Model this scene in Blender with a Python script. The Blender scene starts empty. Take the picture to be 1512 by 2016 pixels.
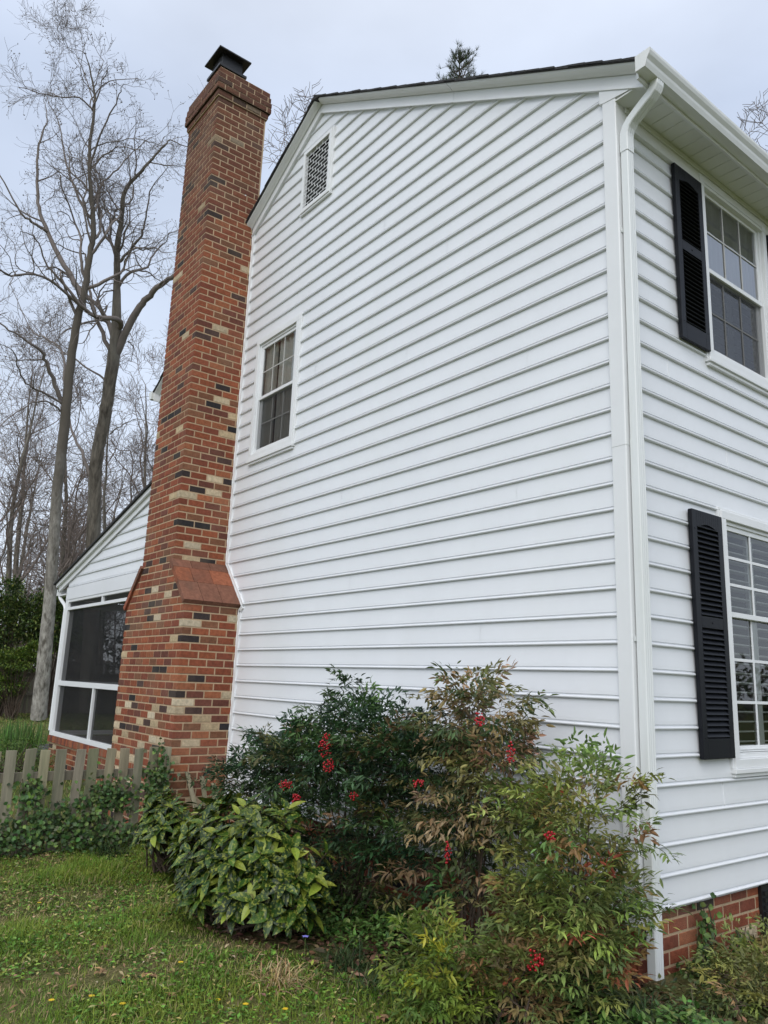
import bpy, math, random
import numpy as np
from mathutils import Vector, Matrix
R = math.radians
random.seed(7)
rng = np.random.default_rng(11)
scene = bpy.context.scene
col = scene.collection
GZ = -0.38                      # ground level (z = 0 is the bottom edge of the siding)

# ------------------------------------------------------------------ camera
CAM = np.array([2.7487, -4.0312, 1.2028])
CR = np.array([0.61926301, 0.78428692, 0.03751457])
CU = np.array([0.14723059, -0.16291665, 0.9755928])
CF = np.array([-0.77125643, 0.59862525, 0.21635928])
FPX = 1517.8
cam = bpy.data.cameras.new('camera'); camo = bpy.data.objects.new('camera', cam); col.objects.link(camo)
cam.sensor_fit = 'VERTICAL'; cam.sensor_height = 36.0; cam.sensor_width = 27.0
cam.lens = FPX / 2016 * 36.0
cam.clip_start = 0.05; cam.clip_end = 2000
mw = Matrix.Identity(4)
for i in range(3):
    mw[i][0] = CR[i]; mw[i][1] = CU[i]; mw[i][2] = -CF[i]; mw[i][3] = CAM[i]
camo.matrix_world = mw
scene.camera = camo

def P(px, py, d):
    """world point seen at photo pixel (px, py) at distance d along the view axis (used to lay out the trees)"""
    return CAM + d * (CF + CR * (px - 756) / FPX + CU * (1008 - py) / FPX)

# ------------------------------------------------------------------ world, sun, exposure
SUN_DIR = Vector((0.47, -0.60, 0.65)).normalized()      # towards the bright part of the overcast
world = bpy.data.worlds.new('World'); scene.world = world; world.use_nodes = True
nt = world.node_tree; nt.nodes.clear()
N = nt.nodes.new; L = nt.links.new
out = N('ShaderNodeOutputWorld')
sky = N('ShaderNodeTexSky'); sky.sky_type = 'NISHITA'; sky.sun_disc = False
sky.sun_elevation = math.asin(SUN_DIR.z); sky.sun_rotation = math.atan2(SUN_DIR.x, SUN_DIR.y)
b1 = N('ShaderNodeBackground'); b1.inputs['Strength'].default_value = 0.1
L(sky.outputs[0], b1.inputs['Color'])
tc = N('ShaderNodeTexCoord'); sep = N('ShaderNodeSeparateXYZ'); L(tc.outputs['Generated'], sep.inputs[0])
ramp = N('ShaderNodeValToRGB'); e = ramp.color_ramp
e.elements[0].position = 0.0; e.elements[0].color = (.80, .86, .95, 1)
e.elements[1].position = 1.0; e.elements[1].color = (1.0, 1.0, 1.0, 1)
for pos, c in ((.35, (.64, .72, .86, 1)), (.62, (.60, .685, .85, 1)), (.80, (.85, .90, 1.0, 1))):
    el = e.elements.new(pos); el.color = c
L(sep.outputs['Z'], ramp.inputs[0])
noi = N('ShaderNodeTexNoise'); noi.inputs['Scale'].default_value = 2.4; noi.inputs['Detail'].default_value = 5; noi.inputs['Roughness'].default_value = .5
mp = N('ShaderNodeMapping'); mp.inputs['Scale'].default_value = (1, 1, 2.2); L(tc.outputs['Generated'], mp.inputs[0]); L(mp.outputs[0], noi.inputs['Vector'])
mr = N('ShaderNodeMapRange'); mr.inputs[1].default_value = .35; mr.inputs[2].default_value = .68; mr.inputs[3].default_value = .94; mr.inputs[4].default_value = 1.15
L(noi.outputs[0], mr.inputs[0])
mul = N('ShaderNodeVectorMath'); mul.operation = 'SCALE'; L(ramp.outputs[0], mul.inputs[0]); L(mr.outputs[0], mul.inputs['Scale'])
b2 = N('ShaderNodeBackground'); b2.inputs['Strength'].default_value = .97; L(mul.outputs[0], b2.inputs['Color'])
mx = N('ShaderNodeMixShader'); mx.inputs[0].default_value = .86
L(b1.outputs[0], mx.inputs[1]); L(b2.outputs[0], mx.inputs[2]); L(mx.outputs[0], out.inputs['Surface'])

sun = bpy.data.lights.new('sun', 'SUN'); suno = bpy.data.objects.new('sun', sun); col.objects.link(suno)
sun.energy = 1.5; sun.angle = R(50); sun.color = (1.0, .985, .965)
suno.rotation_euler = SUN_DIR.to_track_quat('Z', 'Y').to_euler()
scene.view_settings.view_transform = 'Standard'; scene.view_settings.look = 'None'
scene.view_settings.gamma = 1.0; scene.view_settings.use_curve_mapping = False
scene.view_settings.exposure = 0.23
scene.render.engine = 'CYCLES'
scene.cycles.max_bounces = 6; scene.cycles.transparent_max_bounces = 24
scene.cycles.use_adaptive_sampling = True; scene.cycles.adaptive_threshold = 0.02
scene.cycles.use_denoising = True

# ------------------------------------------------------------------ materials
def mat(name, color=(.5, .5, .5), rough=.6, attr=False, var=0., vscale=8., bump=0., bscale=40., spec=.5, stretch=(1, 1, 1), metal=0., coat=0., zmix=None, var2=None, v2scale=2., v2amt=.5, transl=0.):
    m = bpy.data.materials.new(name); m.use_nodes = True
    t = m.node_tree; nn = t.nodes; ll = t.links.new
    b = nn['Principled BSDF']
    b.inputs['Roughness'].default_value = rough; b.inputs['Specular IOR Level'].default_value = spec; b.inputs['Metallic'].default_value = metal
    b.inputs['Coat Weight'].default_value = coat
    tcn = nn.new('ShaderNodeTexCoord'); mpn = nn.new('ShaderNodeMapping'); mpn.inputs['Scale'].default_value = stretch
    ll(tcn.outputs['Object'], mpn.inputs[0])
    if attr:
        a = nn.new('ShaderNodeAttribute'); a.attribute_name = 'Col'; src = a.outputs['Color']
    else:
        r = nn.new('ShaderNodeRGB'); r.outputs[0].default_value = (*color, 1); src = r.outputs[0]
    if var:
        n1 = nn.new('ShaderNodeTexNoise'); n1.inputs['Scale'].default_value = vscale; n1.inputs['Detail'].default_value = 5; n1.inputs['Roughness'].default_value = .65
        ll(mpn.outputs[0], n1.inputs['Vector'])
        mr = nn.new('ShaderNodeMapRange'); mr.inputs[1].default_value = .3; mr.inputs[2].default_value = .7
        mr.inputs[3].default_value = 1 - var; mr.inputs[4].default_value = 1 + var; ll(n1.outputs[0], mr.inputs[0])
        sc = nn.new('ShaderNodeVectorMath'); sc.operation = 'SCALE'; ll(src, sc.inputs[0]); ll(mr.outputs[0], sc.inputs['Scale']); src = sc.outputs[0]
    if var2:
        n2 = nn.new('ShaderNodeTexNoise'); n2.inputs['Scale'].default_value = v2scale; n2.inputs['Detail'].default_value = 4
        ll(mpn.outputs[0], n2.inputs['Vector'])
        mr2 = nn.new('ShaderNodeMapRange'); mr2.inputs[1].default_value = .5; mr2.inputs[2].default_value = .68; mr2.inputs[4].default_value = v2amt; ll(n2.outputs[0], mr2.inputs[0])
        mixc = nn.new('ShaderNodeMix'); mixc.data_type = 'RGBA'; ll(mr2.outputs[0], mixc.inputs[0]); ll(src, mixc.inputs[6]); mixc.inputs[7].default_value = (*var2, 1); src = mixc.outputs[2]
    if zmix:
        sx = nn.new('ShaderNodeSeparateXYZ'); ll(tcn.outputs['Object'], sx.inputs[0]); nz = nn.new('ShaderNodeTexNoise'); nz.inputs['Scale'].default_value = 1.3; ll(tcn.outputs['Object'], nz.inputs['Vector'])
        ad = nn.new('ShaderNodeMath'); ad.operation = 'MULTIPLY_ADD'; ll(nz.outputs[0], ad.inputs[0]); ad.inputs[1].default_value = 5; ll(sx.outputs['Z'], ad.inputs[2])
        mz = nn.new('ShaderNodeMapRange'); mz.inputs[1].default_value = zmix[1]; mz.inputs[2].default_value = zmix[2]; ll(ad.outputs[0], mz.inputs[0])
        mc = nn.new('ShaderNodeMix'); mc.data_type = 'RGBA'; ll(mz.outputs[0], mc.inputs[0]); ll(src, mc.inputs[6]); mc.inputs[7].default_value = (*zmix[0], 1); src = mc.outputs[2]
    ll(src, b.inputs['Base Color'])
    if bump:
        n3 = nn.new('ShaderNodeTexNoise'); n3.inputs['Scale'].default_value = bscale; n3.inputs['Detail'].default_value = 6
        ll(mpn.outputs[0], n3.inputs['Vector'])
        bp = nn.new('ShaderNodeBump'); bp.inputs['Strength'].default_value = bump; bp.inputs['Distance'].default_value = .01
        ll(n3.outputs[0], bp.inputs['Height']); ll(bp.outputs[0], b.inputs['Normal'])
    if transl:
        tr = nn.new('ShaderNodeBsdfTranslucent'); ll(src, tr.inputs[0]); ms = nn.new('ShaderNodeMixShader'); ms.inputs[0].default_value = transl
        ll(b.outputs[0], ms.inputs[1]); ll(tr.outputs[0], ms.inputs[2]); ll(ms.outputs[0], nn['Material Output'].inputs[0])
    return m

M = {}
M['vinyl'] = mat('vinyl', (.80, .815, .835), .30, var=.03, vscale=1.2, var2=(.70, .71, .68), v2scale=1.3, v2amt=.16, stretch=(1, 1, .5), spec=.5)
M['trim'] = mat('trim', (.80, .81, .81), .4, var=.02, vscale=3)
M['soffit'] = mat('soffit', (.74, .75, .71), .5, var=.03, vscale=5)
M['gutter'] = mat('gutter', (.76, .77, .75), .35, var=.05, vscale=4, var2=(.55, .56, .48), v2scale=5, v2amt=.35, stretch=(4, .6, 1))
M['spout'] = mat('spout', (.78, .80, .79), .35, var=.03, vscale=6, var2=(.62, .64, .58), v2scale=7, v2amt=.3, stretch=(1, 1, .15))
M['shutter'] = mat('shutter', (.0085, .0095, .013), .45, spec=.2, var=.12, vscale=30, bump=.08, bscale=120, stretch=(1, 1, .1))
M['brick'] = mat('brick', rough=.88, attr=True, var=.26, vscale=30, var2=(.30, .22, .155), v2scale=1.5, v2amt=.22, bump=.5, bscale=140, spec=.25)
M['mortar'] = mat('mortar', (.50, .365, .235), .95, var=.15, vscale=20, bump=.5, bscale=160, spec=.15)
M['black_metal'] = mat('black_metal', (.012, .012, .013), .45, var=.3, vscale=9)
M['shingle'] = mat('shingle', (.035, .034, .034), .95, var=.4, vscale=30, bump=.8, bscale=120)
M['wood'] = mat('wood', (.205, .178, .132), .85, attr=True, var=.28, vscale=14, bump=.5, bscale=40, stretch=(1.6, 1.6, .12), spec=.25, var2=(.13, .15, .085), v2scale=5, v2amt=.6)
M['oldwood'] = mat('oldwood', (.17, .145, .11), .9, var=.3, vscale=6, stretch=(3, 3, .2), spec=.2)
M['leaf'] = mat('leaf', rough=.45, attr=True, var=.2, vscale=30, spec=.25, transl=.12)
M['gloss_leaf'] = mat('gloss_leaf', rough=.32, attr=True, var=.15, vscale=12, spec=.32, var2=(.36, .38, .06), v2scale=60, v2amt=.7, transl=.08)
M['grass'] = mat('grass', rough=.6, attr=True, spec=.3, transl=.25)
M['dry'] = mat('dry', rough=.8, attr=True, spec=.2)
M['stem'] = mat('stem', (.085, .06, .042), .9, var=.3, vscale=25)
M['grille'] = mat('grille', (.50, .49, .46), .5)  # white bars greyed in colour to imitate dimming by the window glass
M['berry'] = mat('berry', (.40, .010, .018), .25, var=.15, vscale=60)
M['bark'] = mat('bark', (.135, .118, .096), .95, var=.6, vscale=9, bump=.7, bscale=16, stretch=(1, 1, .22), spec=.15, var2=(.25, .235, .205), v2scale=1.4, v2amt=.55)
M['pale_bark'] = mat('pale_bark', (.33, .31, .275), .95, var=.5, vscale=11, bump=.9, bscale=20, stretch=(1, 1, .35), spec=.15, var2=(.10, .088, .07), v2scale=9, v2amt=.85, zmix=((.135, .118, .098), 6.0, 11.0))
M['twig'] = mat('twig', (.20, .172, .155), .95, var=.2, vscale=2, spec=.15)
M['far_twig'] = mat('far_twig', (.20, .165, .145), .95, var=.25, vscale=.6, spec=.1)
M['needle'] = mat('needle', rough=.6, attr=True, spec=.3)
M['stone'] = mat('stone', (.07, .068, .07), .9, var=.4, vscale=9, bump=.6, bscale=20)
M['interior'] = mat('interior', (.16, .145, .12), .9, var=.1, vscale=2)
M['blind'] = mat('blind', (.85, .84, .80), .5, var=.03, vscale=3)
M['curtain'] = mat('curtain', (.80, .77, .71), .9, var=.12, vscale=9, stretch=(6, 6, .2), transl=.1)
M['void'] = mat('void', (.012, .012, .012), .9)
M['floorwood'] = mat('floorwood', (.20, .16, .12), .6, var=.25, vscale=6, stretch=(.3, 4, 1))
M['tile'] = mat('tile', rough=.9, attr=True, var=.25, vscale=24, bump=.45, bscale=90, spec=.25, var2=(.07, .055, .042), v2scale=5, v2amt=.35)
M['petal'] = mat('petal', (.75, .52, .02), .6, var=.1)
M['violet'] = mat('violet', (.23, .22, .62), .6, var=.1)

def glassmat(name, ior, tint, mask=0., maskcol=(.1, .1, .1)):
    m = bpy.data.materials.new(name); m.use_nodes = True; t = m.node_tree; t.nodes.clear(); nn = t.nodes.new; ll = t.links.new
    o = nn('ShaderNodeOutputMaterial'); fr = nn('ShaderNodeFresnel'); fr.inputs[0].default_value = ior
    tr = nn('ShaderNodeBsdfTransparent'); tr.inputs[0].default_value = (*tint, 1)
    gl = nn('ShaderNodeBsdfGlossy'); gl.inputs['Roughness'].default_value = .015; gl.inputs['Color'].default_value = (.95, .97, 1, 1)
    tcn = nn('ShaderNodeTexCoord'); no = nn('ShaderNodeTexNoise'); no.inputs['Scale'].default_value = 1.7; ll(tcn.outputs['Object'], no.inputs['Vector'])
    bp = nn('ShaderNodeBump'); bp.inputs['Strength'].default_value = .06; bp.inputs['Distance'].default_value = .02; ll(no.outputs[0], bp.inputs['Height']); ll(bp.outputs[0], gl.inputs['Normal'])
    mxs = nn('ShaderNodeMixShader'); ll(fr.outputs[0], mxs.inputs[0]); ll(tr.outputs[0], mxs.inputs[1]); ll(gl.outputs[0], mxs.inputs[2])
    last = mxs
    if mask:
        df = nn('ShaderNodeBsdfDiffuse'); df.inputs[0].default_value = (*maskcol, 1)
        m2 = nn('ShaderNodeMixShader'); m2.inputs[0].default_value = mask; ll(mxs.outputs[0], m2.inputs[1]); ll(df.outputs[0], m2.inputs[2]); last = m2
    ll(last.outputs[0], o.inputs[0]); return m
M['glass'] = glassmat('glass', 3.6, (.86, .9, .88)); M['side_glass'] = glassmat('side_glass', 1.6, (.9, .92, .9)); M['low_glass'] = glassmat('low_glass', 1.7, (.88, .91, .89))
def screenmat(name, see, colr):
    m = bpy.data.materials.new(name); m.use_nodes = True; t = m.node_tree; t.nodes.clear(); nn = t.nodes.new; ll = t.links.new
    o = nn('ShaderNodeOutputMaterial'); tr = nn('ShaderNodeBsdfTransparent'); df = nn('ShaderNodeBsdfPrincipled')
    df.inputs['Base Color'].default_value = (*colr, 1); df.inputs['Roughness'].default_value = .6; df.inputs['Specular IOR Level'].default_value = .12
    mxs = nn('ShaderNodeMixShader'); mxs.inputs[0].default_value = 1 - see
    ll(tr.outputs[0], mxs.inputs[1]); ll(df.outputs[0], mxs.inputs[2]); ll(mxs.outputs[0], o.inputs[0]); return m
M['screen'] = screenmat('screen', .55, (.03, .03, .032))
M['porch_screen'] = screenmat('porch_screen', .36, (.018, .018, .019))

# ------------------------------------------------------------------ object helpers
def wloc(o):
    v = Vector((0, 0, 0))
    while o is not None:
        v += o.location; o = o.parent
    return v
def tag(o, label=None, cat=None, group=None, kind=None):
    if label: o['label'] = label
    if cat: o['category'] = cat
    if group: o['group'] = group
    if kind: o['kind'] = kind
    return o
def empty(name, loc, label=None, cat=None, group=None):
    o = bpy.data.objects.new(name, None); o.location = loc; o.empty_display_size = .2; col.objects.link(o)
    return tag(o, label, cat, group)

class MB:
    """collects polygons (world coordinates) and links them as ONE mesh object"""
    def __init__(s): s.v = []; s.f = []; s.c = []; s.n = 0; s.smooth = False
    def add(s, verts, faces, color=(1, 1, 1)):
        verts = np.asarray(verts, float).reshape(-1, 3)
        s.v.append(verts)
        for f in faces: s.f.append([i + s.n for i in f]); s.c.append(color)
        s.n += len(verts); return s
    def box(s, a, b, color=(1, 1, 1)):
        x0, y0, z0 = a; x1, y1, z1 = b
        v = [(x0, y0, z0), (x1, y0, z0), (x1, y1, z0), (x0, y1, z0), (x0, y0, z1), (x1, y0, z1), (x1, y1, z1), (x0, y1, z1)]
        return s.add(v, [(0, 3, 2, 1), (4, 5, 6, 7), (0, 1, 5, 4), (1, 2, 6, 5), (2, 3, 7, 6), (3, 0, 4, 7)], color)
    def prism(s, poly, ext, color=(1, 1, 1)):
        n = len(poly); p0 = np.array(poly, float); p1 = p0 + np.array(ext, float)
        f = [tuple(range(n))[::-1], tuple(range(n, 2 * n))] + [(i, (i + 1) % n, n + (i + 1) % n, n + i) for i in range(n)]
        return s.add(np.vstack([p0, p1]), f, color)
    def tube(s, pts, rad, sides=8, color=(1, 1, 1), cap=True, square=None):
        pts = [np.array(p, float) for p in pts]; n = len(pts)
        rad = [rad] * n if np.isscalar(rad) else rad
        vs = []; up = None
        for i in range(n):
            t = pts[min(i + 1, n - 1)] - pts[max(i - 1, 0)]; t /= np.linalg.norm(t) + 1e-9
            if up is None:
                up = np.array([0, 0, 1.]) if abs(t[2]) < .9 else np.array([1., 0, 0])
            a = up - t * (up @ t); a /= np.linalg.norm(a) + 1e-9; up = a; b = np.cross(t, a)
            for k in range(sides):
                th = 2 * math.pi * k / sides; vs.append(pts[i] + rad[i] * (math.cos(th) * a + math.sin(th) * b))
        f = [(i * sides + k, i * sides + (k + 1) % sides, (i + 1) * sides + (k + 1) % sides, (i + 1) * sides + k) for i in range(n - 1) for k in range(sides)]
        if cap: f += [tuple(range(sides))[::-1], tuple(range((n - 1) * sides, n * sides))]
        return s.add(vs, f, color)
    def build(s, name, m, parent=None, smooth=False, bevel=0.):
        if not s.v: return None
        off = np.array(wloc(parent)) if parent is not None else np.zeros(3)
        V = np.vstack(s.v) - off
        me = bpy.data.meshes.new(name)
        me.from_pydata(V.tolist(), [], s.f)
        ca = me.color_attributes.new('Col', 'FLOAT_COLOR', 'CORNER')
        cnt = np.array([len(f) for f in s.f]); cc = np.ones((cnt.sum(), 4), np.float32); cc[:, :3] = np.repeat(np.array(s.c, np.float32).reshape(-1, 3), cnt, axis=0)
        ca.data.foreach_set('color', cc.ravel())
        me.materials.append(m); 
        if smooth: me.polygons.foreach_set('use_smooth', np.ones(len(me.polygons), bool))
        me.update()
        o = bpy.data.objects.new(name, me); col.objects.link(o)
        if parent is not None: o.parent = parent
        if bevel:
            bm_ = o.modifiers.new('bevel', 'BEVEL'); bm_.width = bevel; bm_.segments = 2; bm_.limit_method = 'ANGLE'
        return o

def np_mesh(name, V, F, C, m, parent=None, smooth=False):
    """V (n,3), F (m,k) same-size faces, C (m,3) face colours"""
    off = np.array(wloc(parent)) if parent is not None else np.zeros(3)
    me = bpy.data.meshes.new(name); k = F.shape[1]
    me.vertices.add(len(V)); me.vertices.foreach_set('co', (V - off).astype(np.float32).ravel())
    me.loops.add(F.size); me.loops.foreach_set('vertex_index', F.astype(np.int32).ravel())
    me.polygons.add(len(F)); me.polygons.foreach_set('loop_start', np.arange(0, F.size, k, dtype=np.int32)); me.polygons.foreach_set('loop_total', np.full(len(F), k, np.int32))
    me.update(calc_edges=True)
    if C is not None:
        ca = me.color_attributes.new('Col', 'FLOAT_COLOR', 'CORNER'); cc = np.ones((F.size, 4), np.float32); cc[:, :3] = np.repeat(C, k, axis=0); ca.data.foreach_set('color', cc.ravel())
    me.polygons.foreach_set('use_smooth', np.full(len(F), smooth, bool))
    me.materials.append(m); o = bpy.data.objects.new(name, me); col.objects.link(o)
    if parent is not None: o.parent = parent
    return o

def unit(a): return a / (np.linalg.norm(a, axis=-1, keepdims=True) + 1e-9)

def leaves(name, pos, d, up, Ln, Wd, C, m, parent=None, segs=2, fold=.25, curl=.2):
    """many folded leaf blades as one mesh: pos (n,3) base, d direction, up normal hint, Ln, Wd (n,), C (n,3)"""
    n = len(pos); d = unit(d); s = unit(np.cross(d, up)); nr = np.cross(s, d)
    ts = np.linspace(0, 1, segs + 2); prof = np.sin(np.pi * ts ** .8) ** .8
    V = []; 
    for t, w in zip(ts, prof):
        c = pos + d * (Ln * t)[:, None] - nr * (curl * Ln * t * t)[:, None]
        if t in (0., 1.): V.append(c[:, None, :])
        else:
            hw = (.5 * Wd * w)[:, None]
            V.append(np.stack([c - s * hw + nr * hw * fold, c, c + s * hw + nr * hw * fold], 1))
    nv = 2 + 3 * segs; V = np.concatenate(V, 1).reshape(-1, 3)
    T = []
    T += [(0, 1, 2), (0, 2, 3)]
    for i in range(segs - 1):
        a = 1 + 3 * i; b = a + 3
        T += [(a, b, b + 1), (a, b + 1, a + 1), (a + 1, b + 1, b + 2), (a + 1, b + 2, a + 2)]
    a = 1 + 3 * (segs - 1); T += [(a, nv - 1, a + 1), (a + 1, nv - 1, a + 2)]
    T = np.array(T); F = (T[None] + (np.arange(n) * nv)[:, None, None]).reshape(-1, 3)
    return np_mesh(name, V, F, np.repeat(C, len(T), axis=0), m, parent, smooth=False)

def blades(name, pos, d, Ln, Wd, droop, C, m, parent=None, segs=4):
    """arching strap blades (grass): d initial direction, droop pulls down along the blade"""
    n = len(pos); d = unit(d); s = unit(np.cross(d, np.tile([0, 0, 1.], (n, 1)) + .3 * d + 1e-3))
    V = []
    for i in range(segs + 1):
        t = i / segs; c = pos + d * (Ln * t)[:, None]; c = c - np.array([0, 0, 1.]) * (droop * Ln * t * t)[:, None]
        hw = (.5 * Wd * (1 - t ** 2.2))[:, None]; V.append(np.stack([c - s * hw, c + s * hw], 1))
    V = np.concatenate(V, 1).reshape(-1, 3); nv = 2 * (segs + 1)
    T = np.array([(2 * i, 2 * i + 1, 2 * i + 3, 2 * i + 2) for i in range(segs)])
    F = (T[None] + (np.arange(n) * nv)[:, None, None]).reshape(-1, 4)
    return np_mesh(name, V, F, np.repeat(C, segs, axis=0), m, parent)

def jitter(c, n, amt=.25, hue=.12):
    c = np.array(c); b = 1 + amt * rng.standard_normal((n, 1)); h = 1 + hue * rng.standard_normal((n, 3))
    return np.clip(c * b * h, .004, .95)
def pick(cols, wts, n, amt=.22, hue=.1):
    idx = rng.choice(len(cols), n, p=np.array(wts) / sum(wts)); base = np.array(cols)[idx]
    return np.clip(base * (1 + amt * rng.standard_normal((n, 1))) * (1 + hue * rng.standard_normal((n, 3))), .004, .95)
def rsph(n):
    return unit(rng.standard_normal((n, 3)))

# ================================================================== THE HOUSE
HX0 = -7.72                                   # rear wall
HY1 = 11.0                                    # far end of the house
APX, SL = -3.86, .5846                        # ridge x, roof slope
def zb(x): return 5.316 + SL * (3.86 - abs(x - APX))    # lower edge of the rake board
house = empty('house', (0, 0, GZ), 'white two storey house clad in beaded vinyl siding with a red brick chimney', 'house')

CH = .165
PROF = [(.0, .003), (.0004, .0135), (.002, .0185), (.006, .0222), (.0105, .0228), (.0150, .0205), (.0178, .0160), (.0190, .0060), (.0285, .0050), (.0305, .0128), (.050, .0118), (.075, .0095), (.105, .007), (.135, .005), (.165, .003)]
def siding(name, axis, u_lo, u_hi, nrows, holes, zmax=None, parent=house, k0=0, seams=()):
    """beaded courses on plane y = 0 (axis 'x', facing -y) or x = 0 (axis 'y', facing +x); u_lo/u_hi give the run per height"""
    mb = MB()
    for k in range(k0, nrows):
        jz = 0
        for (za, oa), (zb_, ob) in zip(PROF[:-1], PROF[1:]):
            z0, z1 = k * CH + za, k * CH + zb_; zm = (z0 + z1) / 2
            if zmax and z1 > zmax: continue
            ul0, ul1 = u_lo(z0), u_lo(z1); ur0, ur1 = u_hi(z0), u_hi(z1)
            if ul0 >= ur0 or ul1 >= ur1: continue
            cuts = [(None, None)]
            iv = [(('L',), ('R',))]
            hs = sorted([h for h in holes if h[2] < zm < h[3]])
            runs = []; a = 'L'
            for h in hs: runs.append((a, h[0])); a = h[1]
            runs.append((a, 'R'))
            for a, b in runs:
                a0, a1 = (ul0, ul1) if a == 'L' else (a, a); b0, b1 = (ur0, ur1) if b == 'R' else (b, b)
                if a0 >= b0: continue
                if axis == 'x': q = [(a0, -oa, z0), (b0, -oa, z0), (b1, -ob, z1), (a1, -ob, z1)]
                else: q = [(oa, a0, z0), (oa, b0, z0), (ob, b1, z1), (ob, a1, z1)]
                mb.add(q, [(0, 1, 2, 3)])
    # overlap seams of the panels: thin raised laps
    for (u, k) in seams:
        z0 = k * CH + .022; z1 = (k + 1) * CH
        if axis == 'x': mb.add([(u, -.0155, z0), (u + .006, -.0155, z0), (u + .006, -.008, z1), (u, -.008, z1), (u, -.010, z0), (u, -.005, z1)], [(0, 1, 2, 3), (0, 3, 5, 4)])
        else: mb.add([(.0155, u, z0), (.0155, u + .006, z0), (.008, u + .006, z1), (.008, u, z1), (.010, u, z0), (.005, u, z1)], [(0, 1, 2, 3), (0, 3, 5, 4)])
    return mb.build(name, M['vinyl'], parent)

# window openings
SW = (-4.93, -4.10, 3.70, 5.06)               # gable side window (x0,x1,z0,z1)
UW = (1.10, 2.02, 3.68, 5.10)                 # upper front window (y0,y1,z0,z1)
LW = (1.13, 2.60, .80, 2.42)                  # lower front window
VT = (-4.13, -3.64, 6.46, 7.17)               # gable vent
def zt(z): return (5.316 + SL * 3.86 - z) / SL   # half width of gable at height z
glo = lambda z: HX0 + .0 if z < 5.34 else max(HX0, APX - zt(z - .03))
ghi = lambda z: -.07 if z < 5.34 else min(-.07, APX + zt(z - .03))
siding('gable_siding', 'x', glo, ghi, 48, [(SW[0], SW[1], SW[2], SW[3]), VT], seams=[(-2.2, 24), (-1.25, 9), (-3.1, 17), (-2.6, 33), (-1.7, 29), (-.8, 21), (-2.9, 12), (-3.7, 26), (-.9, 15)])
siding('front_siding', 'y', lambda z: .055, lambda z: HY1, 32, [UW, LW], zmax=5.24, seams=[(.52, 20), (.95, 3), (1.25, 17), (.8, 27)])
mb = MB()  # remaining walls, floor and attic so that the rooms are dark
mb.box((HX0 - .02, .05, -.2), (HX0, HY1, 5.3)); mb.box((HX0, HY1, -.2), (0, HY1 + .05, 5.3)); mb.box((HX0, .04, 5.23), (-.02, HY1, 5.25)); mb.box((HX0, .04, 2.55), (-.02, HY1, 2.6)); mb.box((HX0, .04, -.02), (-.02, HY1, 0))
mb.box((HX0, 1.0, 0), (-.9, 1.03, 5.3)) if False else None
mb.prism([(HX0, HY1 + .02, 5.28), (0, HY1 + .02, 5.28), (APX, HY1 + .02, 7.55)], (0, .03, 0))
mb.build('rear_wall', M['vinyl'], house)

# corner post: two legs
mb = MB()
mb.prism([(-.072, -.012, -.06), (-.072, -.03, -.06), (.026, -.03, -.06), (.032, -.026, -.06), (.032, .07, -.06), (.014, .07, -.06), (.014, -.012, -.06)], (0, 0, 2.78))
mb.prism([(-.0735, -.013, 2.715), (-.0735, -.0318, 2.715), (.027, -.0318, 2.715), (.0338, -.027, 2.715), (.0338, .071, 2.715), (.013, .071, 2.715), (.013, -.013, 2.715)], (0, 0, 2.58))
mb.build('corner_post', M['trim'], house, bevel=.002)

# foundation brick, chimney brick -------------------------------------------------
BL, BC, JT = .203, .0813, .0145
REDS = [(.285, .088, .042), (.24, .070, .036), (.20, .060, .035), (.31, .11, .052), (.15, .055, .038), (.20, .088, .048)]
DARKS = [(.028, .026, .027), (.042, .032, .031), (.075, .045, .038)]
CREAMS = [(.52, .42, .28), (.47, .36, .22), (.56, .47, .33)]
def brickcolor(r, z=1., soot=0.):
    x = r.random()
    cream_p = .15 if .25 < z < .85 else (.05 if z < 6.5 else .02)
    if x < .10: c = np.array(DARKS[r.randrange(3)])
    elif x < .10 + cream_p: c = np.array(CREAMS[r.randrange(3)])
    else: c = np.array(REDS[r.choice([0, 0, 1, 1, 1, 2, 2, 3, 4, 5])])
    c = c * (1 + r.uniform(-.16, .16))
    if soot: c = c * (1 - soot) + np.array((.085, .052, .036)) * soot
    return tuple(c)
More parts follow.
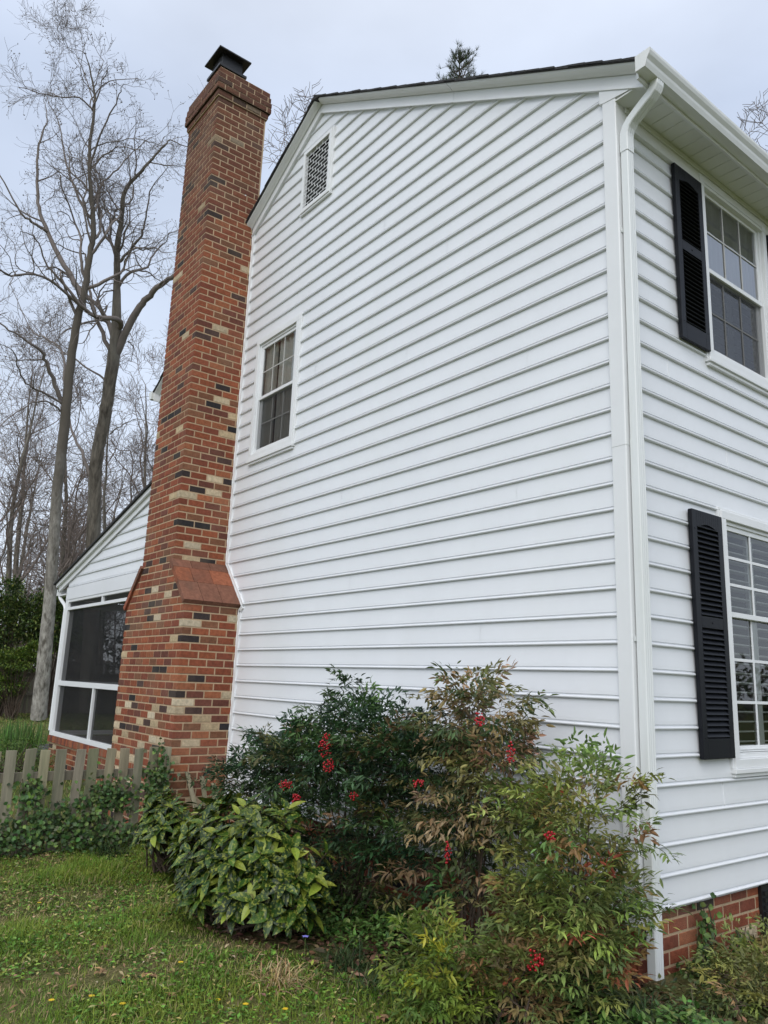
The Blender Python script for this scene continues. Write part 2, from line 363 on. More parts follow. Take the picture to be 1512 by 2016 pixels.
def brick_face(mb, org, U, Nn, w, rows, z0, colors, cid0=None, cid1=None, clip=None, start_half=0, cut=None, soot=None, rr=None, ext0=True, ext1=True):
    """running-bond face: org corner, U along, Nn outward; one shallow block per brick"""
    org = np.array(org, float); U = np.array(U, float); Nn = np.array(Nn, float); Z = np.array([0, 0, 1.])
    for r in rows:
        za = z0 + r * BC + JT / 2; zb_ = z0 + (r + 1) * BC - JT / 2; zm = (za + zb_) / 2
        ulo, uhi = (0, w) if clip is None else clip(zm)
        if uhi - ulo < .03: continue
        u = ulo - (BL / 2 if (r + start_half) % 2 else 0); first = True
        while u < uhi - .012:
            a = max(u + JT / 2, ulo - (.004 if ext0 else 0)) if u >= ulo + .001 else ulo - (.004 if ext0 else 0)
            b = u + BL - JT / 2
            last = False
            if u + BL >= uhi - .035: b = uhi + (.004 if ext1 else 0); last = True
            if first and cid0 is not None: key = (cid0, r)
            elif last and cid1 is not None: key = (cid1, r)
            else: key = None
            if key is not None:
                if key not in colors: colors[key] = brickcolor(rr, zm, soot(zm) if soot else 0)
                c = colors[key]
            else: c = brickcolor(rr, zm, soot(zm) if soot else 0)
            if b - a > .012:
                h = .0034 + rr.uniform(-.001, .0012); t = .003
                base = [org + U * a + Z * za, org + U * b + Z * za, org + U * b + Z * zb_, org + U * a + Z * zb_]
                base = [p_ + Z * (-org[2]) for p_ in base]
                ta = 0 if abs(a - ulo) < .006 else t; tb = 0 if last else t
                top = [base[0] + U * ta + Z * t + Nn * h, base[1] - U * tb + Z * t + Nn * h, base[2] - U * tb - Z * t + Nn * h, base[3] + U * ta - Z * t + Nn * h]
                fl = [(4, 5, 6, 7), (0, 1, 5, 4), (1, 2, 6, 5), (2, 3, 7, 6), (3, 0, 4, 7)]
                if np.cross(U, Z) @ Nn < 0: fl = [f[::-1] for f in fl]
                mb.add(base + top, fl, c)
            u += BL; first = False
            if last: break
rr = random.Random(5)
fb = MB(); zf = -.61
brick_face(fb, (-.03, .02, 0), (0, 1, 0), (1, 0, 0), 3.2, range(0, 7), zf + .045, {}, rr=rr)
brick_face(fb, (HX0, .03, 0), (1, 0, 0), (0, -1, 0), -.03 - HX0, range(0, 7), zf + .045, {}, rr=rr, start_half=1)
fo = fb.build('foundation', M['brick'], house)
MB().box((HX0, .03, -.7), (-.03, HY1, .02)).build('mortar', M['mortar'], fo)
mb = MB(); mb.box((-.027, 1.38, -.34), (-.004, 1.80, -.015)); 
for i in range(7): mb.box((-.004, 1.40, -.325 + i * .042), (.012, 1.78, -.30 + i * .042))
mb.build('foundation_vent', M['black_metal'], house)

CX0, CX1, LX0, LX1, CD = -6.27, -5.37, -6.66, -4.96, -.655
SZ0, SZ1 = 2.02, 2.42
ZC0 = -.575; NR = int((8.86 - ZC0) / BC)
def crange(z):
    if z < SZ0: return LX0, LX1
    if z < SZ1:
        t = (z - SZ0) / (SZ1 - SZ0); return LX0 + (CX0 - LX0) * t, LX1 + (CX1 - LX1) * t
    return CX0, CX1
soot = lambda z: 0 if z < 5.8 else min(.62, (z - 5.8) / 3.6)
cb = MB(); cc = {}
rowsA = [r for r in range(NR) if ZC0 + (r + 1) * BC < 8.46]
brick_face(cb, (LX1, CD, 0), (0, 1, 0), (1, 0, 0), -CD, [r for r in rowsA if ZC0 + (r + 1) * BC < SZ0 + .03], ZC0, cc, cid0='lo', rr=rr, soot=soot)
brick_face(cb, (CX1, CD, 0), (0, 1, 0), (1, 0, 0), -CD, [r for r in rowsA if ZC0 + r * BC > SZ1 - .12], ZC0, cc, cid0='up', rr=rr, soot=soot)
def clipf(z):
    a, b = crange(z + .02); return a - LX0, b - LX0
def clipr(z):
    a, b = crange(z + .02); return LX1 - b, LX1 - a
# outward face is laid from its near corner so that the corner bricks turn it
for r_ in rowsA:
    zz = ZC0 + (r_ + .5) * BC
    cid = 'lo' if zz < SZ0 else ('up' if zz > SZ1 else None)
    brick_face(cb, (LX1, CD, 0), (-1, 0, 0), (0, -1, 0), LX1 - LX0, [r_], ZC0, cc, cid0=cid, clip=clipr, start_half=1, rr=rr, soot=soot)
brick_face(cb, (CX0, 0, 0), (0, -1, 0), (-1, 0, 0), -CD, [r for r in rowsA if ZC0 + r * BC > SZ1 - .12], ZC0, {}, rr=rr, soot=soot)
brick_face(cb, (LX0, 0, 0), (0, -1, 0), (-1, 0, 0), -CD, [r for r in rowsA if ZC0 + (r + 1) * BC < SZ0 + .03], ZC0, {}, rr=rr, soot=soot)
# corbelled crown: courses stepping out then in
ztop = ZC0 + (rowsA[-1] + 1) * BC
core = MB()
steps = [.022, .048, .048, .038, .024]
for i, o_ in enumerate(steps):
    x0, x1, y0 = CX0 - o_, CX1 + o_, CD - o_; y1 = .02 + o_
    z_ = ztop + i * BC
    cl = {}
    rr_rows = [0]
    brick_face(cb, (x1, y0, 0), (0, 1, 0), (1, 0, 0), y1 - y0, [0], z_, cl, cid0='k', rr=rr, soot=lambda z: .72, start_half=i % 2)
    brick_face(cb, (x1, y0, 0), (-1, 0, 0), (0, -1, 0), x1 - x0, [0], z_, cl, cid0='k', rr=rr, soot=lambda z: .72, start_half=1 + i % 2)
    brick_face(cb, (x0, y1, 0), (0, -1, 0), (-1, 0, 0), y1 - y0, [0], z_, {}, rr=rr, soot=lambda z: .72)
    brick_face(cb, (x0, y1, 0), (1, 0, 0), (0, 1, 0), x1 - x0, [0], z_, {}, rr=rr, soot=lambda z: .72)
    cb.box((x0 + .001, y0 + .001, z_ - .0015), (x1 - .001, y1 - .001, z_ + .004), (.075, .045, .032))  # brick plate coloured dark to give the shadow line under each step
    core.box((x0 + .002, y0 + .002, z_ + (.0 if i else -.01)), (x1 - .002, y1 - .002, z_ + BC - .001))
ch = cb.build('chimney', M['brick'], house)
core.prism([(LX0 + .001, CD + .001, -.7), (LX1 - .001, CD + .001, -.7), (LX1 - .001, CD + .001, SZ0 - .02), (CX1 - .001, CD + .001, SZ1 - .02), (CX1 - .001, CD + .001, ztop - .012), (CX0 + .001, CD + .001, ztop - .012), (CX0 + .001, CD + .001, SZ1 - .02), (LX0 + .001, CD + .001, SZ0 - .02)], (0, -CD - .004 + .03, 0))
core.build('mortar', M['mortar'], ch)
ctop = ztop + len(steps) * BC
mb = MB(); cx, cy = (CX0 + CX1) / 2 , CD / 2
mb.box((CX0 + .02, CD + .02, ctop - .001), (CX1 - .02, -.0, ctop + .035)); mb.build('mortar_crown', M['mortar'], ch)
mb = MB(); lx_, ly_, lh = -5.79, -.395, .235
mb.box((lx_ - .17, ly_ - .17, ctop + .02), (lx_ + .17, ly_ + .17, 9.14)); mb.box((lx_ - .20, ly_ - .20, 9.11), (lx_ + .20, ly_ + .20, 9.15)); mb.box((lx_ - .15, ly_ - .15, 9.15), (lx_ + .15, ly_ + .15, 9.35))
zz = 9.345
mb.add([(lx_ + a * h, ly_ + b * h, z) for h, z in ((lh, zz), (lh, zz + .022)) for a, b in ((-1, -1), (1, -1), (1, 1), (-1, 1))] + [(lx_, ly_, zz + .10)],
       [(3, 2, 1, 0), (0, 1, 5, 4), (1, 2, 6, 5), (2, 3, 7, 6), (3, 0, 4, 7), (4, 5, 8), (5, 6, 8), (6, 7, 8), (7, 4, 8)])
mb.build('chimney_cap', M['black_metal'], ch, bevel=.004)
# sloped shoulder tiles
def shoulder(sx):
    mb = MB(); lx, ux = (LX1, CX1) if sx > 0 else (LX0, CX0)
    lo = np.array([lx + sx * .045, 0, SZ0 - .035]); hi = np.array([ux + sx * .002, 0, SZ1 + .045]); D = hi - lo; Ls = np.linalg.norm(D); D /= Ls
    nrm = np.array([-D[2] * -sx * 1.0, 0, abs(D[0])]); nrm = np.array([sx * D[2], 0, abs(D[0])]); nrm /= np.linalg.norm(nrm)
    y0, y1 = CD - .035, -.012
    rws = [(0, .45), (.45, .80), (.80, 1.0)]
    for i, (s0, s1) in enumerate(rws):
        n = 3; offs = [0, .33, .66, 1.0] if i != 1 else [0, .28, .62, 1.0]
        for a, b in zip(offs[:-1], offs[1:]):
            c = np.array(rr.choice([(.28, .095, .055), (.235, .092, .055), (.20, .09, .058), (.30, .105, .055)])) * rr.uniform(.85, 1.15)
            ya, yb = y0 + (y1 - y0) * a + .0025, y0 + (y1 - y0) * b - .0025
            p0, p1 = lo + D * (Ls * s0 + .002), lo + D * (Ls * s1 - .002)
            q = [(*p_,) for p_ in ([p0[0], ya, p0[2]], [p0[0], yb, p0[2]], [p1[0], yb, p1[2]], [p1[0], ya, p1[2]])]
            mb.prism(q, tuple(-nrm * .055), tuple(c))
    return mb.build('shoulder_tiles', M['tile'], ch)
shoulder(1); shoulder(-1)
# bead of white sealant and channel between chimney and siding
mb = MB(); path = [(LX1, -.1), (LX1, SZ0 - .02), (LX1 + .06, SZ0 - .03), (CX1 + .005, SZ1 + .02), (CX1, SZ1 + .05), (CX1, 7.08)]
pth = [(LX1 + .008, -.1), (LX1 + .008, SZ0 - .10), (LX1 + .07, SZ0 - .05), (CX1 + .022, SZ1 + .05), (CX1 + .010, SZ1 + .12), (CX1 + .010, 7.06)]
for (xa, za), (xb, zb2) in zip(pth[:-1], pth[1:]):
    n = max(2, int(math.hypot(xb - xa, zb2 - za) / .05))
    mb.tube([(xa + (xb - xa) * i / n + rr.uniform(-.003, .003), -.022, za + (zb2 - za) * i / n) for i in range(n + 1)], [.011 + rr.uniform(-.003, .004) for _ in range(n + 1)], 6)
    ang = math.atan2(zb2 - za, xb - xa); nx, nz = math.sin(ang), -math.cos(ang)
    mb.prism([(xa, -.006, za), (xb, -.006, zb2), (xb + nx * .035, -.006, zb2 + nz * .035), (xa + nx * .035, -.006, za + nz * .035)], (0, -.022, 0))
mb.build('wall_channel', M['trim'], house)

# roof, rakes, soffit, gutter ---------------------------------------------------
RY0 = -.14
def zr(x): return zb(x) + .17
mb = MB(); xe = .30; xr_ = -8.02
def slab(x0, x1, y0, y1, th, nseg=1):
    mb.prism([(x0, y0, zr(x0)), (x1, y0, zr(x1)), (x1, y0, zr(x1) - th), (x0, y0, zr(x0) - th)], (0, y1 - y0, 0))
slab(APX, xe, RY0, HY1 + .2, .018); slab(xr_, APX, RY0, HY1 + .2, .018)
roof = mb.build('roof', M['shingle'], house)
mb = MB()   # individual shingle butts along the rake and eave give the ragged edge
for side in (1, -1):
    x = xe if side > 0 else xr_; end = APX
    while (x - end) * side > .05:
        xn = x - side * rr.uniform(.12, .15); t = rr.uniform(.004, .011); o_ = rr.uniform(-.012, .004)
        mb.prism([(x, RY0 + o_, zr(x) + t), (xn, RY0 + o_, zr(xn) + .002), (xn, RY0 + o_, zr(xn) - .012), (x, RY0 + o_, zr(x) - .012)], (0, .32, 0)); x = xn
mb.prism([(APX - .14, RY0 - .005, zr(APX - .14) + .008), (APX, RY0 - .005, zr(APX) + .012), (APX + .14, RY0 - .005, zr(APX + .14) + .008), (APX + .14, RY0 - .005, zr(APX + .14) - .005), (APX, RY0 - .005, zr(APX) - .005), (APX - .14, RY0 - .005, zr(APX - .14) - .005)], (0, HY1, 0))
mb.build('shingle_courses', M['shingle'], roof)
mb = MB()   # rake board, crown and small eave return
for side in (1, -1):
    xa = APX; xb = .262 if side > 0 else -7.98
    cuts_ = [xa, -1.62, xb] if side > 0 else [xa, xb]
    for x0, x1 in zip(cuts_[:-1], cuts_[1:]):
        g = .0015 * side
        x0_ = x0 + (g if x0 != xa else 0); x1_ = x1 - (g if x1 != xb else 0)
        for (ya, h0, h1) in ((-.034, .0, .125),):
            mb.prism([(x0_, ya, zb(x0_) + h0), (x1_, ya, zb(x1_) + h0), (x1_, ya, zb(x1_) + h1), (x0_, ya, zb(x0_) + h1)], (0, .036, 0))
        mb.prism([(x0_, -.0445, zb(x0_) - .004), (x1_, -.0445, zb(x1_) - .004), (x1_, -.0445, zb(x1_) + .012), (x0_, -.0445, zb(x0_) + .012)], (0, .0105, 0))
        # crown: sloping face from the board out to the shingle edge
        for (y0, h0, y1, h1) in ((-.036, .112, -.050, .108), (-.050, .108, -.075, .125), (-.075, .125, -.118, .137), (-.118, .137, -.122, .152)):
            mb.add([(x0_, y0, zb(x0_) + h0), (x1_, y0, zb(x1_) + h0), (x1_, y1, zb(x1_) + h1), (x0_, y1, zb(x0_) + h1)], [(0, 1, 2, 3) if side < 0 else (3, 2, 1, 0)])
# pork-chop return at the front eave
mb.prism([(-.095, -.036, 5.395), (-.095, -.036, 5.255), (-.06, -.036, 5.245), (.262, -.036, 5.205), (.262, -.036, 5.30), (.10, -.036, zb(.10) + .06)], (0, .03, 0))
mb.build('rake_board', M['trim'], house, bevel=.0015)
mb = MB()
SZ = 5.205
mb.box((.262, -.12, SZ - .03), (.278, HY1, 5.33)); mb.build('fascia', M['trim'], house); MB().box((-7.998, -.12, SZ - .03), (-7.982, HY1, 5.33)).build('fascia', M['trim'], house)
mb = MB(); yy = -.034
while yy < 7:
    y2 = yy + .13
    mb.box((-.01, yy + .004, SZ), (.262, y2 - .004, SZ + .012)); mb.box((-.01, y2 - .004, SZ + .004), (.262, y2 + .004, SZ + .012))
    yy = y2
mb.build('soffit', M['soffit'], house); MB().box((-8.0, -.034, SZ), (HX0, 7, SZ + .012)).build('soffit', M['soffit'], house)
mb = MB()   # frieze under the soffit, with its little crown
mb.box((.0, .07, 5.075), (.034, HY1, 5.2035)); mb.box((.034, .07, 5.165), (.05, HY1, 5.2035)); mb.box((.0, .068, 5.062), (.042, HY1, 5.078))
mb.build('frieze_board', M['soffit'], house, bevel=.003)
# K-style gutter
def gutter_profile(z0=5.20):
    return [(.279, z0 + .118), (.279, z0), (.350, z0), (.362, z0 + .03), (.366, z0 + .05), (.384, z0 + .075), (.392, z0 + .098), (.392, z0 + .118), (.378, z0 + .118)]
mb = MB(); gp = gutter_profile(); y0, y1 = -.155, HY1
outer = [(x, y0, z) for x, z in gp]; n = len(gp)
inner = [(.283, z) if i == 0 else (x, z) for i, (x, z) in enumerate(gp)]
V = [(x, y0, z) for x, z in gp] + [(x, y1, z) for x, z in gp]
mb.add(V, [(i + 1, i, n + i, n + i + 1) for i in range(n - 1)])
ins = [(max(.282, x - .003), z + (.003 if z < 5.21 else 0)) for x, z in gp]
V = [(x, y0, z) for x, z in ins] + [(x, y1, z) for x, z in ins]
mb.add(V, [(i, i + 1, n + i + 1, n + i) for i in range(n - 1)])
mb.prism([(x, y0 - .002, z) for x, z in [gp[0], gp[1], gp[2], gp[3], gp[4], gp[5], gp[6], gp[7]]], (0, .004, 0))
gut = mb.build('gutter', M['gutter'], house)
mb = MB(); mb.prism([(-x - 7.72, y0, z) for x, z in gp[:8]], (0, HY1, 0)); mb.build('rear_gutter', M['gutter'], house)

# downspout: square pipe with an S elbow
def sqtube(mb, pts, wx, wy, ribs=True, flip=1):
    rings = []
    for i, p_ in enumerate(pts):
        t = np.array(pts[min(i + 1, len(pts) - 1)]) - np.array(pts[max(i - 1, 0)]); t = t / np.linalg.norm(t)
        ay = np.array([0, 1., 0]); ax = np.cross(ay, t); ax /= np.linalg.norm(ax)
        if ax[0] < 0: ax = -ax
        prof = []
        c_ = .006
        for sx, sy in ((-1, -1), (1, -1), (1, 1), (-1, 1)):
            if sx * sy > 0: prof += [(sx * (wx / 2), sy * (wy / 2 - c_)), (sx * (wx / 2 - c_), sy * wy / 2)] if False else []
        prof = [(-wx / 2, -wy / 2 + c_), (-wx / 2 + c_, -wy / 2), (wx / 2 - c_, -wy / 2), (wx / 2, -wy / 2 + c_)]
        nr = 3
        for k in range(nr):
            yb = -wy / 2 + c_ + (wy - 2 * c_) * (k + .5) / nr
            prof += [(wx / 2, yb - .007), (wx / 2 - .003, yb), (wx / 2, yb + .007)]
        prof += [(wx / 2, wy / 2 - c_), (wx / 2 - c_, wy / 2), (-wx / 2 + c_, wy / 2), (-wx / 2, wy / 2 - c_)]
        rings.append([np.array(p_) + ax * a + ay * b for a, b in prof])
    n = len(rings[0]); V = [v for r_ in rings for v in r_]
    mb.add(V, [(i * n + k, i * n + (k + 1) % n, (i + 1) * n + (k + 1) % n, (i + 1) * n + k) for i in range(len(rings) - 1) for k in range(n)])
mb = MB(); ds_x, ds_y = .072, .030
sqtube(mb, [(ds_x, ds_y, -.30), (ds_x, ds_y, 2.75)], .060, .076)
sqtube(mb, [(ds_x, ds_y, 2.70), (ds_x, ds_y, 4.90)], .057, .073)
ds = mb.build('downspout', M['spout'], house)
mb = MB()
el = [(ds_x, ds_y, 4.80), (ds_x, ds_y, 4.91), (ds_x + .004, ds_y, 4.945), (ds_x + .02, ds_y, 4.985), (ds_x + .05, ds_y, 5.02), (ds_x + .145, ds_y, 5.085), (ds_x + .195, ds_y, 5.115), (ds_x + .228, ds_y, 5.145), (ds_x + .242, ds_y, 5.175), (ds_x + .246, ds_y, 5.215)]
sqtube(mb, el, .064, .080)
mb.build('elbow', M['spout'], ds)
for zq in (1.5, 4.2): MB().box((.036, ds_y - .046, zq), (.040, ds_y + .046, zq + .03)).build('bracket', M['spout'], ds)

# little white cable box where the rake meets the chimney
mb = MB(); mb.tube([(-5.40, -.17, 7.17), (-5.40, -.17, 7.27)], [.03, .034], 10); mb.tube([(-5.40, -.15, 7.13), (-5.40, -.17, 7.18)], .012, 8)
mb.build('cable_cap', M['trim'], house, smooth=False)

# gable vent ---------------------------------------------------------------------
x0, x1, z0, z1 = VT
mb = MB(); t = .045
def ring(mb, x0, x1, z0, z1, t, ya, yb):
    mb.box((x0 - t, ya, z1), (x1 + t, yb, z1 + t)); mb.box((x0 - t, ya, z0 - t), (x1 + t, yb, z0)); mb.box((x0 - t, ya, z0), (x0, yb, z1)); mb.box((x1, ya, z0), (x1 + t, yb, z1))
ring(mb, x0, x1, z0, z1, t, -.048, .0); mb.box((x0 - t - .02, -.036, z0 - t - .022), (x1 + t + .02, .0, z0 - t - .001)); mb.box((x1 + t, -.036, z0 - t), (x1 + t + .02, 0, z1 + t)); mb.box((x0 - t - .02, -.036, z0 - t), (x0 - t, 0, z1 + t)); mb.box((x0 - t - .02, -.036, z1 + t), (x1 + t + .02, 0, z1 + t + .02))
vent = mb.build('gable_vent', M['trim'], house, bevel=.002)
mb = MB(); nl = 15; dz = (z1 - z0) / nl
for i in range(nl + 1):
    z = z0 + i * dz; mb.prism([(x0, -.034, z - .003), (x0, -.034, z + .003), (x0, -.030, z + .003), (x0, -.030, z - .003)], (x1 - x0, 0, 0))
    if i < nl:
        nb = 4
        for j in range(nb):
            xx = x0 + (x1 - x0) * (j + (.25 if i % 2 else .75)) / nb; mb.box((xx - .004, -.033, z), (xx + .004, -.030, z + dz))
mb.build('louver_panel', M['trim'], vent)
MB().box((x0, .03, z0), (x1, .035, z1)).build('vent_dark_sheet', M['void'], vent)  # near-black sheet stands in for the unlit attic behind the slats

# windows ------------------------------------------------------------------------
def tf(axis):
    if axis == 'x': return lambda u, n, z: (u, -n, z)          # gable: outward is -y
    return lambda u, n, z: (n, u, z)                            # front: outward is +x
def bx(mb, T, u0, u1, n0, n1, z0, z1):
    a = T(u0, n0, z0); b = T(u1, n1, z1)
    mb.box(tuple(min(p, q) for p, q in zip(a, b)), tuple(max(p, q) for p, q in zip(a, b)))
def frame(mb, T, u0, u1, z0, z1, t, n0, n1, tb=None):
    tb = tb or t
    bx(mb, T, u0, u1, n0, n1, z1 - t, z1); bx(mb, T, u0, u1, n0, n1, z0, z0 + tb); bx(mb, T, u0, u0 + t, n0, n1, z0 + tb, z1 - t); bx(mb, T, u1 - t, u1, n0, n1, z0 + tb, z1 - t)
def quad(mb, T, u0, u1, n, z0, z1):
    mb.add([T(u0, n, z0), T(u1, n, z0), T(u1, n, z1), T(u0, n, z1)], [(0, 1, 2, 3)])
def window(axis, hole, cols_, rows_, blind_kind, label=None, zmid=None, screen=True, trimw=.06, glass='glass', gmat='grille', gw=.006):
    T = tf(axis); u0, u1, z0, z1 = hole
    mb = MB()
    frame(mb, T, u0 - trimw, u1 + trimw, z0 - trimw, z1 + trimw, trimw, -.06, .040)           # brick-mould
    bx(mb, T, u0 - trimw - .022, u0 - trimw, 0, .028, z0 - trimw, z1 + trimw); bx(mb, T, u1 + trimw, u1 + trimw + .022, 0, .028, z0 - trimw, z1 + trimw)
    bx(mb, T, u0 - trimw - .022, u1 + trimw + .022, 0, .028, z1 + trimw, z1 + trimw + .022)
    bx(mb, T, u0 - trimw - .02, u1 + trimw + .02, 0, .052, z0 - trimw - .03, z0 - trimw - .001)    # sill nose
    bx(mb, T, u0 - trimw - .005, u1 + trimw + .005, 0, .036, z0 - trimw - .055, z0 - trimw - .0305)
    w = mb.build('window', M['trim'], house, bevel=.003)
    if label: w['label'] = label
    zm = zmid or (z0 + z1) / 2
    mb = MB()
    frame(mb, T, u0 + .001, u1 - .001, z0 + .001, z1 - .001, .026, -.055, .016)                       # jamb liner
    frame(mb, T, u0 + .027, u1 - .027, zm - .018, z1 - .027, .036, -.018, .004)                # upper sash
    frame(mb, T, u0 + .027, u1 - .027, z0 + .027, zm + .018, .036, -.046, -.024, tb=.05)              # lower sash
    for i in range(3): bx(mb, T, u0 + .028, u1 - .028, -.02, .012 - .008 * i, z0 + .0275 + .012 * i, z0 + .036 + .012 * i)
    mb.build('sash', M['trim'], w, bevel=.0025)
    mb = MB()
    quad(mb, T, u0 + .05, u1 - .05, -.008, zm, z1 - .05); quad(mb, T, u0 + .05, u1 - .05, -.036, z0 + .06, zm)
    mb.build('pane', M[glass], w)
    mb = MB()
    ua, ub = u0 + .063, u1 - .063
    for (za, zc, n) in ((zm + .018, z1 - .063, -.001), (z0 + .077, zm - .018, -.029)):
        for i in range(1, cols_): uu = ua + (ub - ua) * i / cols_; bx(mb, T, uu - gw, uu + gw, n - .005, n, za, zc)
        for j in range(1, rows_): zq = za + (zc - za) * j / rows_; bx(mb, T, ua, ub, n - .006, n - .001, zq - gw, zq + gw)
    mb.build('grille', M[gmat], w)
    if screen:
        mb = MB(); quad(mb, T, u0 + .03, u1 - .03, -.010, z0 + .03, zm - .02); mb.build('insect_screen', M['screen'], w)
    mb = MB()   # room niche
    dd = -.75
    quad(mb, T, u0 - .3, u1 + .3, dd, z0 - .2, z1 + .2)
    for q in (((u0 - .3, -.06, z0 - .2), (u0 - .3, dd, z0 - .2), (u0 - .3, dd, z1 + .2), (u0 - .3, -.06, z1 + .2)), ((u1 + .3, -.06, z0 - .2), (u1 + .3, dd, z0 - .2), (u1 + .3, dd, z1 + .2), (u1 + .3, -.06, z1 + .2)),
              ((u0 - .3, -.06, z1 + .2), (u1 + .3, -.06, z1 + .2), (u1 + .3, dd, z1 + .2), (u0 - .3, dd, z1 + .2)), ((u0 - .3, -.06, z0 - .2), (u1 + .3, -.06, z0 - .2), (u1 + .3, dd, z0 - .2), (u0 - .3, dd, z0 - .2))):
        mb.add([T(*p_) for p_ in q], [(0, 1, 2, 3)])
    mb.build('room', M['interior'], w)
    mb = MB()
    if blind_kind == 'curtain':
        for (ca, cb_, n0) in ((u0 + .03, u0 + .28, -.062), (u1 - .50, u1 - .03, -.062)):
            m_ = 14; pts = [(ca + (cb_ - ca) * i / m_, n0 + .02 * math.sin(i * 2.1) * (1 if i % 2 else .6)) for i in range(m_ + 1)]
            for (a, na), (b, nb_) in zip(pts[:-1], pts[1:]): mb.add([T(a, na, z0), T(b, nb_, z0), T(b, nb_, z1), T(a, na, z1)], [(0, 1, 2, 3)])
        quad(mb, T, u0, u1, -.16, zm - .02, zm + .01) if False else None
        mb.build('curtain', M['curtain'], w)
    else:
        if blind_kind == 'added_sheer':  # curtain added behind the upper sash to imitate its pale sky reflection
            m_ = 40; pts = [(u0 + .03 + (u1 - u0 - .06) * i / m_, -.045 + .010 * math.sin(i * 1.9) * (.5 + .5 * math.sin(i * .37))) for i in range(m_ + 1)]
            for (a, na), (b, nb_) in zip(pts[:-1], pts[1:]): mb.add([T(a, na, zm - .02), T(b, nb_, zm - .02), T(b, nb_, z1 - .02), T(a, na, z1 - .02)], [(0, 1, 2, 3)])
            mb.build('curtain', M['curtain'], w); mb = MB()
        # interior plantation shutter: frame stiles with tilted slats
        nn_ = 2 if u1 - u0 < 1.1 else 3; Wp = (u1 - u0 - .06) / nn_
        for i in range(nn_):
            a = u0 + .03 + Wp * i; b = a + Wp; zh = zm - .02 if blind_kind == 'added_sheer' else z1 - .03
            frame(mb, T, a, b, z0 + .02, zh, .045, -.085, -.060, tb=.06)
            zq = z0 + .095
            while zq < zh - .06:
                c_ = [(a + .045, -.098, zq - .004), (b - .045, -.098, zq - .004), (b - .045, -.050, zq + .004), (a + .045, -.050, zq + .004)]
                mb.prism([T(*p_) for p_ in c_], (0, 0, .009)); zq += .066
        mb.build('blind', M['blind'], w)
    return w
window('x', SW, 3, 2, 'curtain', 'narrow double-hung window high in the gable beside the chimney', glass='side_glass')
window('y', UW, 3, 2, 'added_sheer', 'upper storey window between black shutters under the soffit')
window('y', LW, 4, 3, 'full', 'tall ground floor window with white grilles and blinds', zmid=1.76, screen=False, glass='low_glass', gmat='trim', gw=.010)

def shutter(y0, y1, z0, z1, label):
    mb = MB(); n0, n1 = .024, .052; st = .058; top, bot, mid = .115, .125, .075; zm = z0 + (z1 - z0) * .535
    b = lambda a, c, d, e_, f=n0, g=n1: mb.box((f, a, d), (g, c, e_))
    b(y0, y0 + st, z0, z1); b(y1 - st, y1, z0, z1); b(y0 + st, y1 - st, z0, z0 + bot); b(y0 + st, y1 - st, zm - mid / 2, zm + mid / 2)
    # arched underside of the top rail
    m_ = 10; xs = [y0 + st + (y1 - y0 - 2 * st) * i / m_ for i in range(m_ + 1)]
    arch = [z1 - top +   .026 * max(0, math.sin(math.pi * min(1, max(0, (i / m_ - .06) / .88)))) for i in range(m_ + 1)]
    for i in range(m_): mb.prism([(n0, xs[i], arch[i]), (n0, xs[i + 1], arch[i + 1]), (n0, xs[i + 1], z1), (n0, xs[i], z1)], (n1 - n0, 0, 0))
    mb.box((n0 - .004, y0 + .004, z0 + .004), (n0 + .004, y1 - .004, z1 - .004))
    for zz_ in (z0 + .13, z1 - .13):
        for yy_ in (y0 + st / 2, y1 - st / 2): mb.tube([(n1 - .001, yy_, zz_), (n1 + .003, yy_, zz_)], [.006, .004], 8)
    mb.tube([(n1 - .001, (y0 + y1) / 2, zm), (n1 + .004, (y0 + y1) / 2, zm)], [.008, .006], 8)
    s_ = mb.build('shutter', M['shutter'], house, bevel=.003); s_['label'] = label
    for za, zc in ((z0 + bot, zm - mid / 2), (zm + mid / 2, z1 - top + .03)):
        mb = MB(); zq = za + .006; 
        while zq < zc - .02:
            mb.prism([(n0 + .004, y0 + st - .002, zq + .030), (n0 + .026, y0 + st - .002, zq), (n0 + .031, y0 + st - .002, zq + .004), (n0 + .009, y0 + st - .002, zq + .034)], (0, y1 - y0 - 2 * st + .004, 0)); zq += .0345
        mb.build('louver_panel', M['shutter'], s_)
shutter(.66, 1.035, 3.66, 5.055, 'black louvered shutter tight under the soffit on the corner side of the upper window')
shutter(2.085, 2.46, 3.66, 5.055, 'black louvered shutter cut off by the photo edge beside the upper window')
shutter(.66, 1.045, .81, 2.42, 'tall black louvered shutter beside the ground floor window')

# ------------------------------------------------------------------ screened porch (part of the house)
PX0, PX1, PY1 = -11.42, HX0, 4.2
mb = MB()
def bar(x0, x1, z0, z1, y0=-.02, y1=.07): mb.box((x0, y0, z0), (x1, y1, z1))
bar(PX0 - .06, PX0 + .09, .13, 2.42, -.025, .09); bar(PX0 + .09, PX1, .13, .20); bar(PX0 + .09, PX1, .955, 1.035, -.022, .06); bar(PX0 + .09, PX1, 2.235, 2.285, -.021, .06); bar(PX0 + .09, PX1, 2.375, 2.42, -.021, .06)
bar(-9.545, -9.495, .20, .955, -.018, .05); bar(-9.61, -9.57, 2.285, 2.375, -.018, .05)
